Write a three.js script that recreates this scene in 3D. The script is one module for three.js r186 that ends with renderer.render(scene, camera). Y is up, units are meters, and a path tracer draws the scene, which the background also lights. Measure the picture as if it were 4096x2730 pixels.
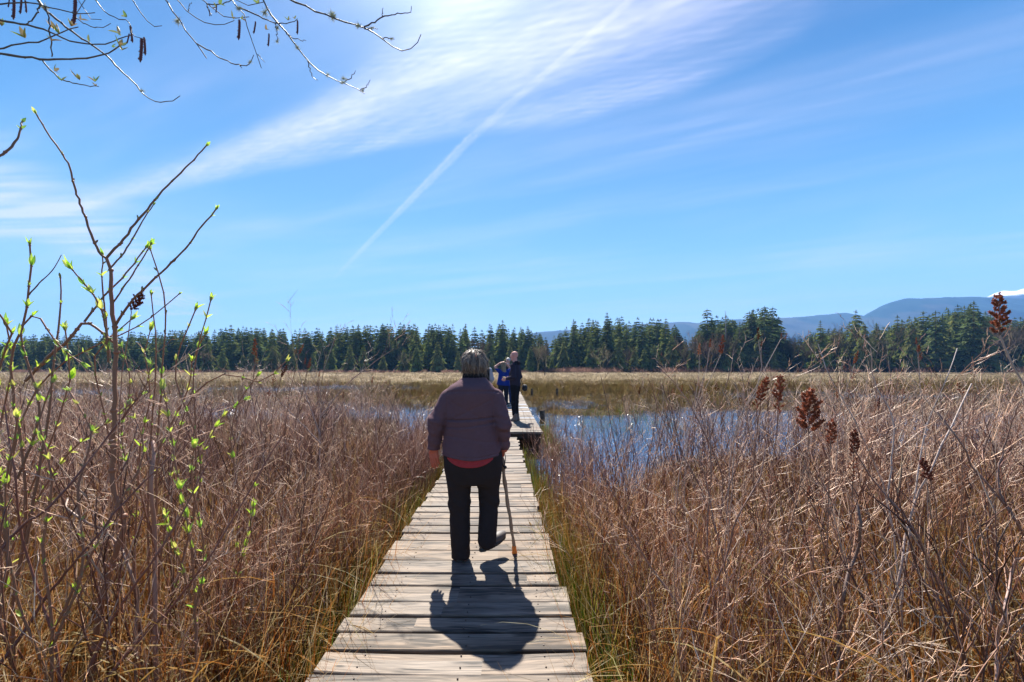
import * as THREE from 'three';
import { mergeGeometries } from 'three/addons/utils/BufferGeometryUtils.js';

// ------------------------------------------------------------------ camera, sky, sun, exposure
const scene = new THREE.Scene();
const CY = 1.95, F = 1062.7, HX = 1176.5, HY = 841.6;           // eye height, focal length and horizon in reference units
const camera = new THREE.PerspectiveCamera(72.82, 1024 / 682, 0.05, 12000);
camera.position.set(0, CY, 0);
camera.setViewOffset(1024, 682, 0, -25.25, 1024, 682);            // level camera, lens shifted up a little
camera.updateProjectionMatrix();

const SUN_EL = 48.2 * Math.PI / 180, SUN_AZ = -10.2 * Math.PI / 180; // azimuth from -z towards +x
const sunDir = new THREE.Vector3(Math.sin(SUN_AZ) * Math.cos(SUN_EL), Math.sin(SUN_EL), -Math.cos(SUN_AZ) * Math.cos(SUN_EL));
const sun = new THREE.DirectionalLight(new THREE.Color().setRGB(1, 0.95, 0.87), 5);
sun.position.copy(sunDir).multiplyScalar(120); sun.target.position.set(0, 0, -8);
sun.castShadow = true; sun.shadow.mapSize.set(4096, 4096);
Object.assign(sun.shadow.camera, { left: -60, right: 60, top: 60, bottom: -60, near: 1, far: 300 });
scene.add(sun, sun.target);

const renderer = new THREE.WebGLRenderer({ antialias: true });
renderer.toneMapping = THREE.LinearToneMapping;
renderer.toneMappingExposure = 2.9;
renderer.shadowMap.enabled = true;

scene.fog = new THREE.FogExp2(new THREE.Color().setRGB(0.2, 0.47, 1.0), 0.00023);

// ------------------------------------------------------------------ random numbers and noise
function rng(seed) { let s = seed >>> 0; return () => { s = (s + 0x6d2b79f5) | 0; let t = Math.imul(s ^ (s >>> 15), 1 | s); t = (t + Math.imul(t ^ (t >>> 7), 61 | t)) ^ t; return ((t ^ (t >>> 14)) >>> 0) / 4294967296; }; }
const hash = (x, y, z) => { let h = Math.imul(x, 374761393) ^ Math.imul(y, 668265263) ^ Math.imul(z, 2147483647 - 58731); h = Math.imul(h ^ (h >>> 13), 1274126177); return ((h ^ (h >>> 16)) >>> 0) / 4294967296; };
function vnoise(x, y, z = 0) {
  const ix = Math.floor(x), iy = Math.floor(y), iz = Math.floor(z); let u = x - ix, v = y - iy, w = z - iz;
  u = u * u * (3 - 2 * u); v = v * v * (3 - 2 * v); w = w * w * (3 - 2 * w);
  const l = (a, b, t) => a + (b - a) * t;
  const p = l(l(hash(ix, iy, iz), hash(ix + 1, iy, iz), u), l(hash(ix, iy + 1, iz), hash(ix + 1, iy + 1, iz), u), v);
  if (w === 0) return p;
  return l(p, l(l(hash(ix, iy, iz + 1), hash(ix + 1, iy, iz + 1), u), l(hash(ix, iy + 1, iz + 1), hash(ix + 1, iy + 1, iz + 1), u), v), w);
}
function fbm(x, y, z = 0, o = 4) { let s = 0, a = 0.5, n = 0; for (let i = 0; i < o; i++) { s += a * vnoise(x, y, z); n += a; a *= 0.5; x = x * 2.03 + 17.1; y = y * 2.03 + 9.7; z = Number.isInteger(z) ? z + 1 : z * 2.03; } return s / n; }
const clamp = (x, a = 0, b = 1) => Math.min(b, Math.max(a, x)), lerp = (a, b, t) => a + (b - a) * t;
const smooth = (a, b, x) => { const t = clamp((x - a) / (b - a)); return t * t * (3 - 2 * t); };
const V = (x, y, z) => new THREE.Vector3(x, y, z);
const at = (px, py, d) => V((px - HX) / F * d, CY - (py - HY) / F * d, -d);     // a point of the photograph at a chosen distance

// ------------------------------------------------------------------ sky: clear spring air, high rippled cirrus and an old contrail
{
  const W = 3328, H = 1664, data = new Float32Array(W * H * 4);
  const plane = (px, py) => { const d = at(px, py, 1).sub(camera.position); return [d.x / d.y, -d.z / d.y]; };   // on a cloud layer of height 1
  const poly = (list) => { const p = list.map((q) => plane(...q)); return (x, z) => { let d = 1e9, inside = false; for (let i = 0, j = p.length - 1; i < p.length; j = i++) { const [ax, az] = p[j], [bx, bz] = p[i], ex = bx - ax, ez = bz - az, t = clamp(((x - ax) * ex + (z - az) * ez) / (ex * ex + ez * ez)); d = Math.min(d, Math.hypot(x - ax - ex * t, z - az - ez * t)); if ((az > z) !== (bz > z) && x < (bx - ax) * (z - az) / (bz - az) + ax) inside = !inside; } return inside ? d : -d; }; };
  const sheet = poly([[120, 490], [205, 450], [420, 365], [640, 268], [800, 165], [930, 40], [1060, -150], [1700, -150], [1960, -40], [1850, 95], [1560, 222], [1300, 290], [1080, 318], [780, 366], [430, 440]]);
  const wisps = poly([[-700, 330], [-200, 300], [40, 300], [120, 400], [230, 455], [330, 520], [420, 640], [560, 750], [380, 740], [230, 640], [60, 560], [-300, 560], [-900, 560]]);
  const K0 = plane(205, 462), K1 = plane(640, 310), KL = Math.hypot(K1[0] - K0[0], K1[1] - K0[1]), K2 = [(K1[0] - K0[0]) / KL, (K1[1] - K0[1]) / KL];
  const A = plane(748, 660), Bq = plane(1090, 310), C = plane(1450, 0), trailPts = [A, Bq, C, [C[0] + (C[0] - Bq[0]) * 2, C[1] + (C[1] - Bq[1]) * 2]], LB = Math.hypot(plane(640, 268)[0] - plane(205, 450)[0], plane(640, 268)[1] - plane(205, 450)[1]), bt = [(plane(640, 268)[0] - plane(205, 450)[0]) / LB, (plane(640, 268)[1] - plane(205, 450)[1]) / LB];
  for (let row = 0; row < H; row++) {
    const el = ((row + 0.5) / H - 0.5) * Math.PI, y = Math.sin(el), c = Math.cos(el), deg = el * 180 / Math.PI;
    for (let col = 0; col < W; col++) {
      const i = (row * W + col) * 4, az = ((col + 0.5) / W - 0.5) * 2 * Math.PI, x = Math.cos(az) * c, z = Math.sin(az) * c;
      if (deg <= 0) { data[i] = 0.16; data[i + 1] = 0.15; data[i + 2] = 0.1; data[i + 3] = 1; continue; }
      const cs = clamp(x * sunDir.x + y * sunDir.y + z * sunDir.z, -1, 1), ang = Math.acos(cs) * 180 / Math.PI;
      let r = 0.003 + 0.42 * Math.exp(-Math.pow(deg / 12.5, 1.12)), g = 0.02 + 0.60 * Math.exp(-Math.pow(deg / 20, 1.22)), b = 0.15 + 0.59 * Math.exp(-Math.pow(deg / 26, 1.4));
      const g1 = 0.55 * Math.exp(-ang / 7.5), g2 = 0.25 * Math.exp(-ang / 20), g0 = 0.95 * Math.exp(-ang * ang / 60);
      r += g0 + g1 + g2 * 0.52; g += g0 + g1 * 0.97 + g2 * 0.9; b += g0 * 0.95 + g1 * 0.85 + g2 * 1.1;
      let cl = 0;                               // high cloud
      if (deg > 1.2) {
        const X = x / y, Z = -z / y, t2 = X * bt[0] + Z * bt[1], q = -X * bt[1] + Z * bt[0];
        if (x * x + z * z > 0 && Math.abs(X) < 14 && Math.abs(Z) < 14) {
          if (Z > 0 && Z < 9) {
            for (let k = 0; k < 3; k++) { const a = trailPts[k], e = trailPts[k + 1], L = Math.hypot(e[0] - a[0], e[1] - a[1]), tx = (e[0] - a[0]) / L, tz = (e[1] - a[1]) / L, t = (X - a[0]) * tx + (Z - a[1]) * tz, s = -(X - a[0]) * tz + (Z - a[1]) * tx; if (t < 0 || t > L || Math.abs(s) > 0.3) continue;
              const f = k === 0 ? t / L : 1, wd = (k === 0 ? lerp(0.021, 0.024, f) : lerp(0.023, 0.011, clamp(t / L + (k - 1)))), fray = 0.012 * (fbm(X * 30, Z * 30, 2, 3) - 0.5), n = 0.5 + 0.8 * fbm(t * 30 + k * 9, s * 90, 4, 3), m = Math.abs(s + fray) / wd, lead = Math.exp(-Math.pow((s + fray + wd * 0.75) / (wd * 0.3), 2));
              cl += ((k === 0 ? 0.17 : 0.11) * Math.exp(-Math.pow(m, 4)) + (k === 0 ? 0.13 : 0.03) * lead) * n * (k === 0 ? smooth(0, 0.5, f) : k === 2 ? 1 - t / L : 1); }
            const sd = sheet(X, Z) + 0.05 * (fbm(t2 * 2.2, q * 4, 6, 3) - 0.5);
            if (sd > -0.12) {
              const streak = fbm(t2 * 1.6 + q * 1.2, q * 9, 0, 5), fine = fbm(t2 * 14 + q * 16, q * 64 - t2 * 8, 3, 3), wv = 9 * fbm(t2 * 3, q * 3, 5, 2), ripple = 0.5 + 0.5 * Math.sin((Z * 95 + X * 12) * 2 + wv * 1.6), inside = smooth(-0.03, 0.10, sd), rip = smooth(0.4, 0.65, fbm(X * 2.2, Z * 2.2, 8, 2));
              cl += inside * (0.06 + 0.72 * Math.pow(streak, 1.35)) * (0.5 + 0.8 * fine) * (1 - rip * 0.14 + rip * 0.26 * ripple) * 0.66;
            }
            const cu = (X - K0[0]) * K2[0] + (Z - K0[1]) * K2[1], cv = -(X - K0[0]) * K2[1] + (Z - K0[1]) * K2[0];   // bright spine of the streak
            if (cu > -1.5 && cu < KL * 2.6 && Math.abs(cv) < 0.6) { const wk = 0.075 + 0.03 * fbm(cu * 2, 4.4), bendy = 0.16 * (fbm(cu * 0.8, 7.2) - 0.5); cl += 0.22 * Math.exp(-Math.pow((cv + bendy) / wk, 2)) * smooth(-1.3, 0.2, cu) * (1 - smooth(KL * 1.6, KL * 2.6, cu)) * (0.45 + 0.9 * fbm(cu * 12 + cv * 20, cv * 50 - cu * 7, 9, 3)); }
            const wi = wisps(X, Z) + 0.35 * (fbm(X * 1.3, Z * 1.3, 9, 3) - 0.5);
            if (wi > -0.3) { const comb = fbm(X * 1.2 + Z * 0.4, Z * 13 + X * 1.2, 7, 4), patch = fbm(X * 1.1, Z * 2.2, 12, 2); cl += smooth(-0.15, 0.45, wi) * smooth(0.22, 0.72, comb) * (0.45 + 0.6 * patch) * 0.75; }
          }
          const veil = Math.pow(clamp(fbm(t2 * 0.5, q * 2.4, 14, 4) * 1.6 - 0.68), 1.3);
          if (veil > 0.01) cl += veil * (0.25 + 0.75 * fbm(t2 * 3 - q * 4, q * 20, 17, 3)) * 0.4;
        }
        cl *= smooth(1.2, 6, deg);
        const low = smooth(2.5, 5, deg) * (1 - smooth(12, 20, deg));
        if (low > 0) { const ax = Math.atan2(x, -z); cl += low * 0.20 * Math.pow(clamp(fbm(ax * 3 + deg * 0.1, deg * 0.42 - ax * 3.4, 21, 4) * 1.8 - 0.72), 1.4); }
      }
      cl = clamp(cl, 0, 0.7);
      const lum = 0.58 + 0.7 * Math.exp(-ang / 14);
      data[i] = 0.70 * lerp(r, Math.max(r, lum * 0.94), cl); data[i + 1] = 0.65 * lerp(g, Math.max(g, lum * 0.98), cl); data[i + 2] = 0.69 * lerp(b, Math.max(b, lum * 1.1), cl); data[i + 3] = 1;
    }
  }
  const sky = new THREE.DataTexture(data, W, H, THREE.RGBAFormat, THREE.FloatType);
  sky.mapping = THREE.EquirectangularReflectionMapping; sky.magFilter = THREE.LinearFilter; sky.needsUpdate = true;
  scene.background = sky; scene.environment = sky;
}

// ------------------------------------------------------------------ building helpers
const used = {};
function numbered(name) { const k = used[name] = (used[name] ?? -1) + 1; return k ? `${name}_${String(k).padStart(3, '0')}` : name; }
function tag(o, label, category, group, kind) {
  if (label) o.userData.label = label; if (category) o.userData.category = category; if (group) o.userData.group = group; if (kind) o.userData.kind = kind;
  return o;
}
function thing(name, label, category, pos = [0, 0, 0], turn = 0, group) {
  const o = new THREE.Group(); o.name = numbered(name); scene.add(o); o.position.set(...pos); o.rotation.y = turn;
  return tag(o, label, category, group);
}
function part(name, geometry, material, parent) {
  const m = new THREE.Mesh(geometry, material); m.name = name; m.castShadow = m.receiveShadow = true; (parent ?? scene).add(m);
  if (!parent) m.name = numbered(name);
  return m;
}
function lathe(pts, seg = 12) { return new THREE.LatheGeometry(pts.map(([r, y]) => new THREE.Vector2(r, y)), seg); }

class MB {                                      // collects tubes, ribbons and faces with vertex colours
  constructor() { this.p = []; this.n = []; this.c = []; this.uv = []; this.i = []; }
  get count() { return this.p.length / 3; }
  v(x, y, z, nx, ny, nz, col, u = 0, w = 0) { this.p.push(x, y, z); this.n.push(nx, ny, nz); this.c.push(col[0], col[1], col[2]); this.uv.push(u, w); return this.count - 1; }
  tube(pts, radii, sides, col, col2, bump) {
    const n = pts.length, base = this.count; let up = Math.abs(pts[n - 1].y - pts[0].y) > 0.8 * pts[0].distanceTo(pts[n - 1]) ? V(1, 0, 0.13) : V(0, 1, 0.1), len = 0;
    for (let k = 0; k < n; k++) {
      const t = pts[Math.min(k + 1, n - 1)].clone().sub(pts[Math.max(k - 1, 0)]).normalize();
      const a = up.clone().addScaledVector(t, -up.dot(t)).normalize(), b = t.clone().cross(a); up = a;
      if (k) len += pts[k].distanceTo(pts[k - 1]);
      const r = Array.isArray(radii) ? radii[k] : radii, f = k / (n - 1), cc = col2 ? [lerp(col[0], col2[0], f), lerp(col[1], col2[1], f), lerp(col[2], col2[2], f)] : col;
      for (let s = 0; s <= sides; s++) {
        const th = s / sides * Math.PI * 2, cx = Math.cos(th), sx = Math.sin(th), rr = bump ? r * bump(f, th, len) : r;
        const nx = a.x * cx + b.x * sx, ny = a.y * cx + b.y * sx, nz = a.z * cx + b.z * sx;
        this.v(pts[k].x + nx * rr, pts[k].y + ny * rr, pts[k].z + nz * rr, nx, ny, nz, cc, s / sides, len);
      }
    }
    for (let k = 0; k < n - 1; k++) for (let s = 0; s < sides; s++) { const q = base + k * (sides + 1) + s, w = q + sides + 1; this.i.push(q, q + 1, w, w, q + 1, w + 1); }
    return this;
  }
  ribbon(pts, widths, side, col, col2) {        // a flat blade along pts, wide in direction side
    const n = pts.length, base = this.count;
    for (let k = 0; k < n; k++) {
      const t = pts[Math.min(k + 1, n - 1)].clone().sub(pts[Math.max(k - 1, 0)]).normalize(), nn = t.clone().cross(side).normalize(), f = k / (n - 1);
      const cc = col2 ? [lerp(col[0], col2[0], f), lerp(col[1], col2[1], f), lerp(col[2], col2[2], f)] : col, w = widths[k] / 2;
      this.v(pts[k].x - side.x * w, pts[k].y - side.y * w, pts[k].z - side.z * w, nn.x, nn.y, nn.z, cc, 0, f); this.v(pts[k].x + side.x * w, pts[k].y + side.y * w, pts[k].z + side.z * w, nn.x, nn.y, nn.z, cc, 1, f);
    }
    for (let k = 0; k < n - 1; k++) { const q = base + k * 2; this.i.push(q, q + 1, q + 2, q + 2, q + 1, q + 3); }
    return this;
  }
  tri(a, b, c, col) { const n = b.clone().sub(a).cross(c.clone().sub(a)).normalize(), i = this.v(a.x, a.y, a.z, n.x, n.y, n.z, col, 0, 0); this.v(b.x, b.y, b.z, n.x, n.y, n.z, col, 1, 0); this.v(c.x, c.y, c.z, n.x, n.y, n.z, col, 0, 1); this.i.push(i, i + 1, i + 2); return this; }
  quad(a, b, c, d, col) { this.tri(a, b, c, col); this.tri(a, c, d, col); return this; }
  blob(o, rx, ry, rz, col, seg = 5) {            // a small rounded lump
    const base = this.count, rows = Math.max(3, seg - 1);
    for (let r = 0; r <= rows; r++) { const ph = r / rows * Math.PI, y = Math.cos(ph), q = Math.sin(ph); for (let s = 0; s <= seg; s++) { const th = s / seg * 6.2832, x = Math.cos(th) * q, z = Math.sin(th) * q; this.v(o.x + x * rx, o.y + y * ry, o.z + z * rz, x, y, z, col); } }
    for (let r = 0; r < rows; r++) for (let s = 0; s < seg; s++) { const q = base + r * (seg + 1) + s, w = q + seg + 1; this.i.push(q, q + 1, w, w, q + 1, w + 1); }
    return this;
  }
  geo() {
    const g = new THREE.BufferGeometry();
    g.setAttribute('position', new THREE.BufferAttribute(new Float32Array(this.p), 3)); g.setAttribute('normal', new THREE.BufferAttribute(new Float32Array(this.n), 3));
    g.setAttribute('color', new THREE.BufferAttribute(new Float32Array(this.c), 3)); g.setAttribute('uv', new THREE.BufferAttribute(new Float32Array(this.uv), 2));
    g.setIndex(new THREE.BufferAttribute(new Uint32Array(this.i), 1)); return g;
  }
}
const mat = (rgb, o = {}) => new THREE.MeshPhysicalMaterial({ color: new THREE.Color().setRGB(...rgb), roughness: 0.9, ...o });
const vmat = (o = {}) => new THREE.MeshPhysicalMaterial({ vertexColors: true, roughness: 0.85, side: THREE.DoubleSide, ...o });
function tex(w, h, f, srgb, repeat) {           // computed texture; f returns [r, g, b] 0..1
  const d = new Uint8Array(w * h * 4);
  for (let y = 0; y < h; y++) for (let x = 0; x < w; x++) { const v = f(x / w, y / h), i = (y * w + x) * 4; d[i] = clamp(v[0]) * 255; d[i + 1] = clamp(v[1]) * 255; d[i + 2] = clamp(v[2]) * 255; d[i + 3] = 255; }
  const t = new THREE.DataTexture(d, w, h); t.wrapS = t.wrapT = THREE.RepeatWrapping; t.magFilter = THREE.LinearFilter; if (srgb) t.colorSpace = THREE.SRGBColorSpace; if (repeat) t.repeat.set(...repeat); t.needsUpdate = true; return t;
}

// signed distances and a surface-net mesher for figures and clothes
const smin = (a, b, k) => { const h = Math.max(k - Math.abs(a - b), 0) / k; return Math.min(a, b) - h * h * k * 0.25; };
const smax = (a, b, k) => -smin(-a, -b, k);
function cone(a, b, ra, rb) {                   // tapered capsule
  const dx = b[0] - a[0], dy = b[1] - a[1], dz = b[2] - a[2], L = dx * dx + dy * dy + dz * dz || 1e-9;
  return (x, y, z) => { const px = x - a[0], py = y - a[1], pz = z - a[2], t = clamp((px * dx + py * dy + pz * dz) / L); return Math.hypot(px - dx * t, py - dy * t, pz - dz * t) - (ra + (rb - ra) * t); };
}
const ell = (c, r) => { const m = Math.min(...r); return (x, y, z) => { const a = (x - c[0]) / r[0], b = (y - c[1]) / r[1], d = (z - c[2]) / r[2], k = Math.hypot(a, b, d); return (k - 1) * (k > 1 ? Math.min(m * 1.6, (r[0] + r[1] + r[2]) / 3) : m); }; };
function loft(rows, pw = 2) {                            // stacked ellipses: [y, cx, cz, halfWidth, halfDepth]
  const n = rows.length, lo = rows[0][0], hi = rows[n - 1][0], o = [0, 0, 0, 0];
  return (x, y, z) => {
    const yc = clamp(y, lo, hi); let k = 0; while (k < n - 2 && yc > rows[k + 1][0]) k++;
    const A = rows[Math.max(k - 1, 0)], B = rows[k], C = rows[k + 1], D = rows[Math.min(k + 2, n - 1)], t = (yc - B[0]) / (C[0] - B[0]);
    for (let q = 1; q < 5; q++) { const m1 = (C[q] - A[q]) / (C[0] - A[0]) * (C[0] - B[0]), m2 = (D[q] - B[q]) / (D[0] - B[0]) * (C[0] - B[0]), t2 = t * t, t3 = t2 * t; o[q - 1] = (2 * t3 - 3 * t2 + 1) * B[q] + (t3 - 2 * t2 + t) * m1 + (-2 * t3 + 3 * t2) * C[q] + (t3 - t2) * m2; }
    const ax = Math.abs(x - o[0]) / o[2], az = Math.abs(z - o[1]) / o[3], d = (Math.pow(Math.pow(ax, pw) + Math.pow(az, pw), 1 / pw) - 1) * Math.min(o[2], o[3]);
    return smax(d, Math.max(lo - y, y - hi), 0.03);
  };
}
function net(f, lo, hi, cell, color) {
  const nx = Math.ceil((hi[0] - lo[0]) / cell) + 1, ny = Math.ceil((hi[1] - lo[1]) / cell) + 1, nz = Math.ceil((hi[2] - lo[2]) / cell) + 1, d = new Float32Array(nx * ny * nz), id = new Int32Array(nx * ny * nz).fill(-1);
  const I = (x, y, z) => x + nx * (y + ny * z);
  const B = 6;                                    // blocks far from the surface are not sampled point by point
  for (let bz = 0; bz < nz; bz += B) for (let by = 0; by < ny; by += B) for (let bx = 0; bx < nx; bx += B) {
    const m = f(lo[0] + (bx + B / 2 - 0.5) * cell, lo[1] + (by + B / 2 - 0.5) * cell, lo[2] + (bz + B / 2 - 0.5) * cell), far = Math.abs(m) > B * cell * 0.866 * 1.55 + 0.004;
    for (let z = bz; z < Math.min(nz, bz + B); z++) for (let y = by; y < Math.min(ny, by + B); y++) for (let x = bx; x < Math.min(nx, bx + B); x++) d[I(x, y, z)] = far ? m : f(lo[0] + x * cell, lo[1] + y * cell, lo[2] + z * cell);
  }
  const pos = [], nor = [], col = [], idx = [];
  for (let z = 0; z < nz - 1; z++) for (let y = 0; y < ny - 1; y++) for (let x = 0; x < nx - 1; x++) {
    let m = 0, sx = 0, sy = 0, sz = 0, c = 0; const v = [];
    for (let q = 0; q < 8; q++) { v[q] = d[I(x + (q & 1), y + (q >> 1 & 1), z + (q >> 2))]; if (v[q] < 0) m++; }
    if (m === 0 || m === 8) continue;
    for (let q = 0; q < 8; q++) for (const b of [1, 2, 4]) if (!(q & b) && (v[q] < 0) !== (v[q | b] < 0)) { const t = v[q] / (v[q] - v[q | b]); sx += (q & 1) + (b === 1 ? t : 0); sy += (q >> 1 & 1) + (b === 2 ? t : 0); sz += (q >> 2) + (b === 4 ? t : 0); c++; }
    const px = lo[0] + (x + sx / c) * cell, py = lo[1] + (y + sy / c) * cell, pz = lo[2] + (z + sz / c) * cell, e = cell * 0.5;
    let gx = f(px + e, py, pz) - f(px - e, py, pz), gy = f(px, py + e, pz) - f(px, py - e, pz), gz = f(px, py, pz + e) - f(px, py, pz - e); const L = Math.hypot(gx, gy, gz) || 1;
    id[I(x, y, z)] = pos.length / 3; pos.push(px, py, pz); nor.push(gx / L, gy / L, gz / L); const k = color ? color(px, py, pz) : [1, 1, 1]; col.push(k[0], k[1], k[2]);
  }
  const quad = (a, b, c, e, flip) => { if (a < 0 || b < 0 || c < 0 || e < 0) return; flip ? idx.push(a, c, b, a, e, c) : idx.push(a, b, c, a, c, e); };
  for (let z = 1; z < nz - 1; z++) for (let y = 1; y < ny - 1; y++) for (let x = 1; x < nx - 1; x++) {
    const s = d[I(x, y, z)] < 0;
    if (s !== d[I(x + 1, y, z)] < 0) quad(id[I(x, y - 1, z - 1)], id[I(x, y, z - 1)], id[I(x, y, z)], id[I(x, y - 1, z)], !s);
    if (s !== d[I(x, y + 1, z)] < 0) quad(id[I(x - 1, y, z - 1)], id[I(x - 1, y, z)], id[I(x, y, z)], id[I(x, y, z - 1)], !s);
    if (s !== d[I(x, y, z + 1)] < 0) quad(id[I(x - 1, y - 1, z)], id[I(x, y - 1, z)], id[I(x, y, z)], id[I(x - 1, y, z)], !s);
  }
  const g = new THREE.BufferGeometry();
  g.setAttribute('position', new THREE.BufferAttribute(new Float32Array(pos), 3)); g.setAttribute('normal', new THREE.BufferAttribute(new Float32Array(nor), 3)); g.setAttribute('color', new THREE.BufferAttribute(new Float32Array(col), 3));
  const uv = new Float32Array(pos.length / 3 * 2); for (let k = 0; k < pos.length / 3; k++) { uv[k * 2] = pos[k * 3] + pos[k * 3 + 2]; uv[k * 2 + 1] = pos[k * 3 + 1]; }
  g.setAttribute('uv', new THREE.BufferAttribute(uv, 2)); g.setIndex(new THREE.BufferAttribute(new Uint32Array(idx), 1)); return g;
}
function bend(pts, n, rnd, wob) {               // smooth polyline through points with a little wander
  const c = new THREE.CatmullRomCurve3(pts, false, 'centripetal'), L = c.getLength(), out = c.getSpacedPoints(n);
  if (wob) for (let k = 1; k < n; k++) out[k].add(V((rnd() - 0.5) * wob, (rnd() - 0.5) * wob, (rnd() - 0.5) * wob));
  return out;
}
function scatter(name, geometry, material, matrices, colors, parent, label) {
  const m = new THREE.InstancedMesh(geometry, material, matrices.length); m.name = parent ? name : numbered(name); m.castShadow = m.receiveShadow = true;
  matrices.forEach((x, k) => { m.setMatrixAt(k, x); if (colors) m.setColorAt(k, colors[k]); });
  m.userData.kind = 'stuff'; if (label) m.userData.label = label; (parent ?? scene).add(m); return m;
}
const put = (x, y, z, turn, s, tiltX = 0, tiltZ = 0, sy = s) => new THREE.Matrix4().compose(V(x, y, z), new THREE.Quaternion().setFromEuler(new THREE.Euler(tiltX, turn, tiltZ, 'YXZ')), V(s, sy, s));
const rgb = (r, g, b) => new THREE.Color().setRGB(r, g, b);

// ------------------------------------------------------------------ the land: wet ground, shallow water, hills
const DECK = 0.42, PLAT = 0.52;
const deckRight = (d) => 0.405 - 0.0375 * Math.max(0, d - 2.0);
function groundY(x, d) {
  const n = fbm(x * 0.35 + 5, d * 0.35, 0, 3) - 0.5, m = fbm(x * 0.09 + 40, d * 0.09 + 3, 0, 3) - 0.5;
  const back = 6.5 * smooth(1.6, 4.5, -x); let near = x < -0.3 ? 1 - smooth(8.2 + back, 10.8 + back, d + x * 0.12 + n * 3) : 1 - smooth(lerp(6.0, 8.6, smooth(1.2, 3.5, x)), lerp(7.6, 11, smooth(1.2, 3.5, x)), d + n * 2);
  if (d < 12) near *= 1 - 0.5 * Math.exp(-Math.pow((x + 0.3) / 0.6, 4));
  const mid = smooth(15, 22, d + m * 14), far = smooth(34, 56, d + m * 20 + (x < 0 ? -6 : 4));
  return -0.22 + near * (0.28 + n * 0.12) + (1 - near) * (mid * (0.19 + m * 0.28 + n * 0.14) + far * (0.16 - m * 0.1)) + smooth(150, 260, d) * 3;
}
{
  const rows = [], cols = 150; let d = -7; while (d < 2600) { rows.push(d); d += d < 12 ? 0.22 : (d - 12) * 0.045 + 0.22; }
  const p = [], c = [], uv = [], idx = [];
  rows.forEach((dd) => { for (let j = 0; j <= cols; j++) {
    const u = j / cols * 2 - 1, w = 14 + Math.max(0, dd) * 1.9, x = Math.sign(u) * Math.pow(Math.abs(u), 1.25) * w, y = groundY(x, dd);
    const n = fbm(x * 0.5, dd * 0.25, 2.2, 4), b = fbm(x * 0.03 + dd * 0.01, dd * 0.06, 8.8, 3);
    const field = smooth(45, 64, dd + (b - 0.5) * 30), k = [lerp(0.035, 0.075, n), lerp(0.027, 0.056, n), lerp(0.014, 0.028, n)], f = [lerp(0.44, 0.6, n), lerp(0.37, 0.51, n), lerp(0.26, 0.37, n)], t = field * (1 - smooth(136, 142, dd));
    p.push(x, y, -dd); c.push(lerp(k[0], f[0], t), lerp(k[1], f[1], t), lerp(k[2], f[2], t)); uv.push(x / 2, dd / 2);
  } });
  for (let i = 0; i < rows.length - 1; i++) for (let j = 0; j < cols; j++) { const a = i * (cols + 1) + j, b = a + cols + 1; idx.push(a, a + 1, b, b, a + 1, b + 1); }
  const g = new THREE.BufferGeometry(); g.setAttribute('position', new THREE.BufferAttribute(new Float32Array(p), 3)); g.setAttribute('color', new THREE.BufferAttribute(new Float32Array(c), 3)); g.setAttribute('uv', new THREE.BufferAttribute(new Float32Array(uv), 2)); g.setIndex(idx); g.computeVertexNormals();
  const litter = tex(512, 512, (u, v) => { const n = fbm(u * 40, v * 40, 0, 4), s = fbm(u * 9, v * 90, 0, 3) * 0.5 + fbm(u * 90, v * 9, 1, 3) * 0.5, k = 0.35 + 0.75 * n * (0.5 + s); return [k, k, k]; });
  tag(part('ground', g, vmat({ map: litter, bumpMap: litter, bumpScale: 0.03, roughness: 0.95, specularIntensity: 0.15 })), 'brown wet marsh ground running out to a pale dry meadow', null, null, 'structure');

  const wave = tex(1024, 1024, (u, v) => { let s = 0; for (const [a, b, k] of [[7, 9, 0], [12, -6, 2], [17, 11, 4], [-9, 23, 1], [31, 14, 3], [5, 37, 5], [41, -22, 2.5]]) s += Math.sin((a * u + b * v) * 6.28318 + k + 1.6 * Math.sin((u * 3 + v * 2) * 6.28318 + k)) / (4 + Math.hypot(a, b)); const q = 0.5 + s * 0.9; return [q, q, q]; });
  const wg = new THREE.PlaneGeometry(400, 180, 1, 1); wg.rotateX(-Math.PI / 2); wg.translate(0, 0, -84); const wu = wg.attributes.uv; for (let k = 0; k < wu.count; k++) wu.setXY(k, wu.getX(k) * 400 / 3.2, wu.getY(k) * 180 / 3.2);
  tag(part('water', wg, mat([0.02, 0.045, 0.11], { roughness: 0.06, ior: 1.85, specularIntensity: 1.4, bumpMap: wave, bumpScale: 0.018 })), 'shallow blue marsh water with small ripples', null, null, 'structure');
}
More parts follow.
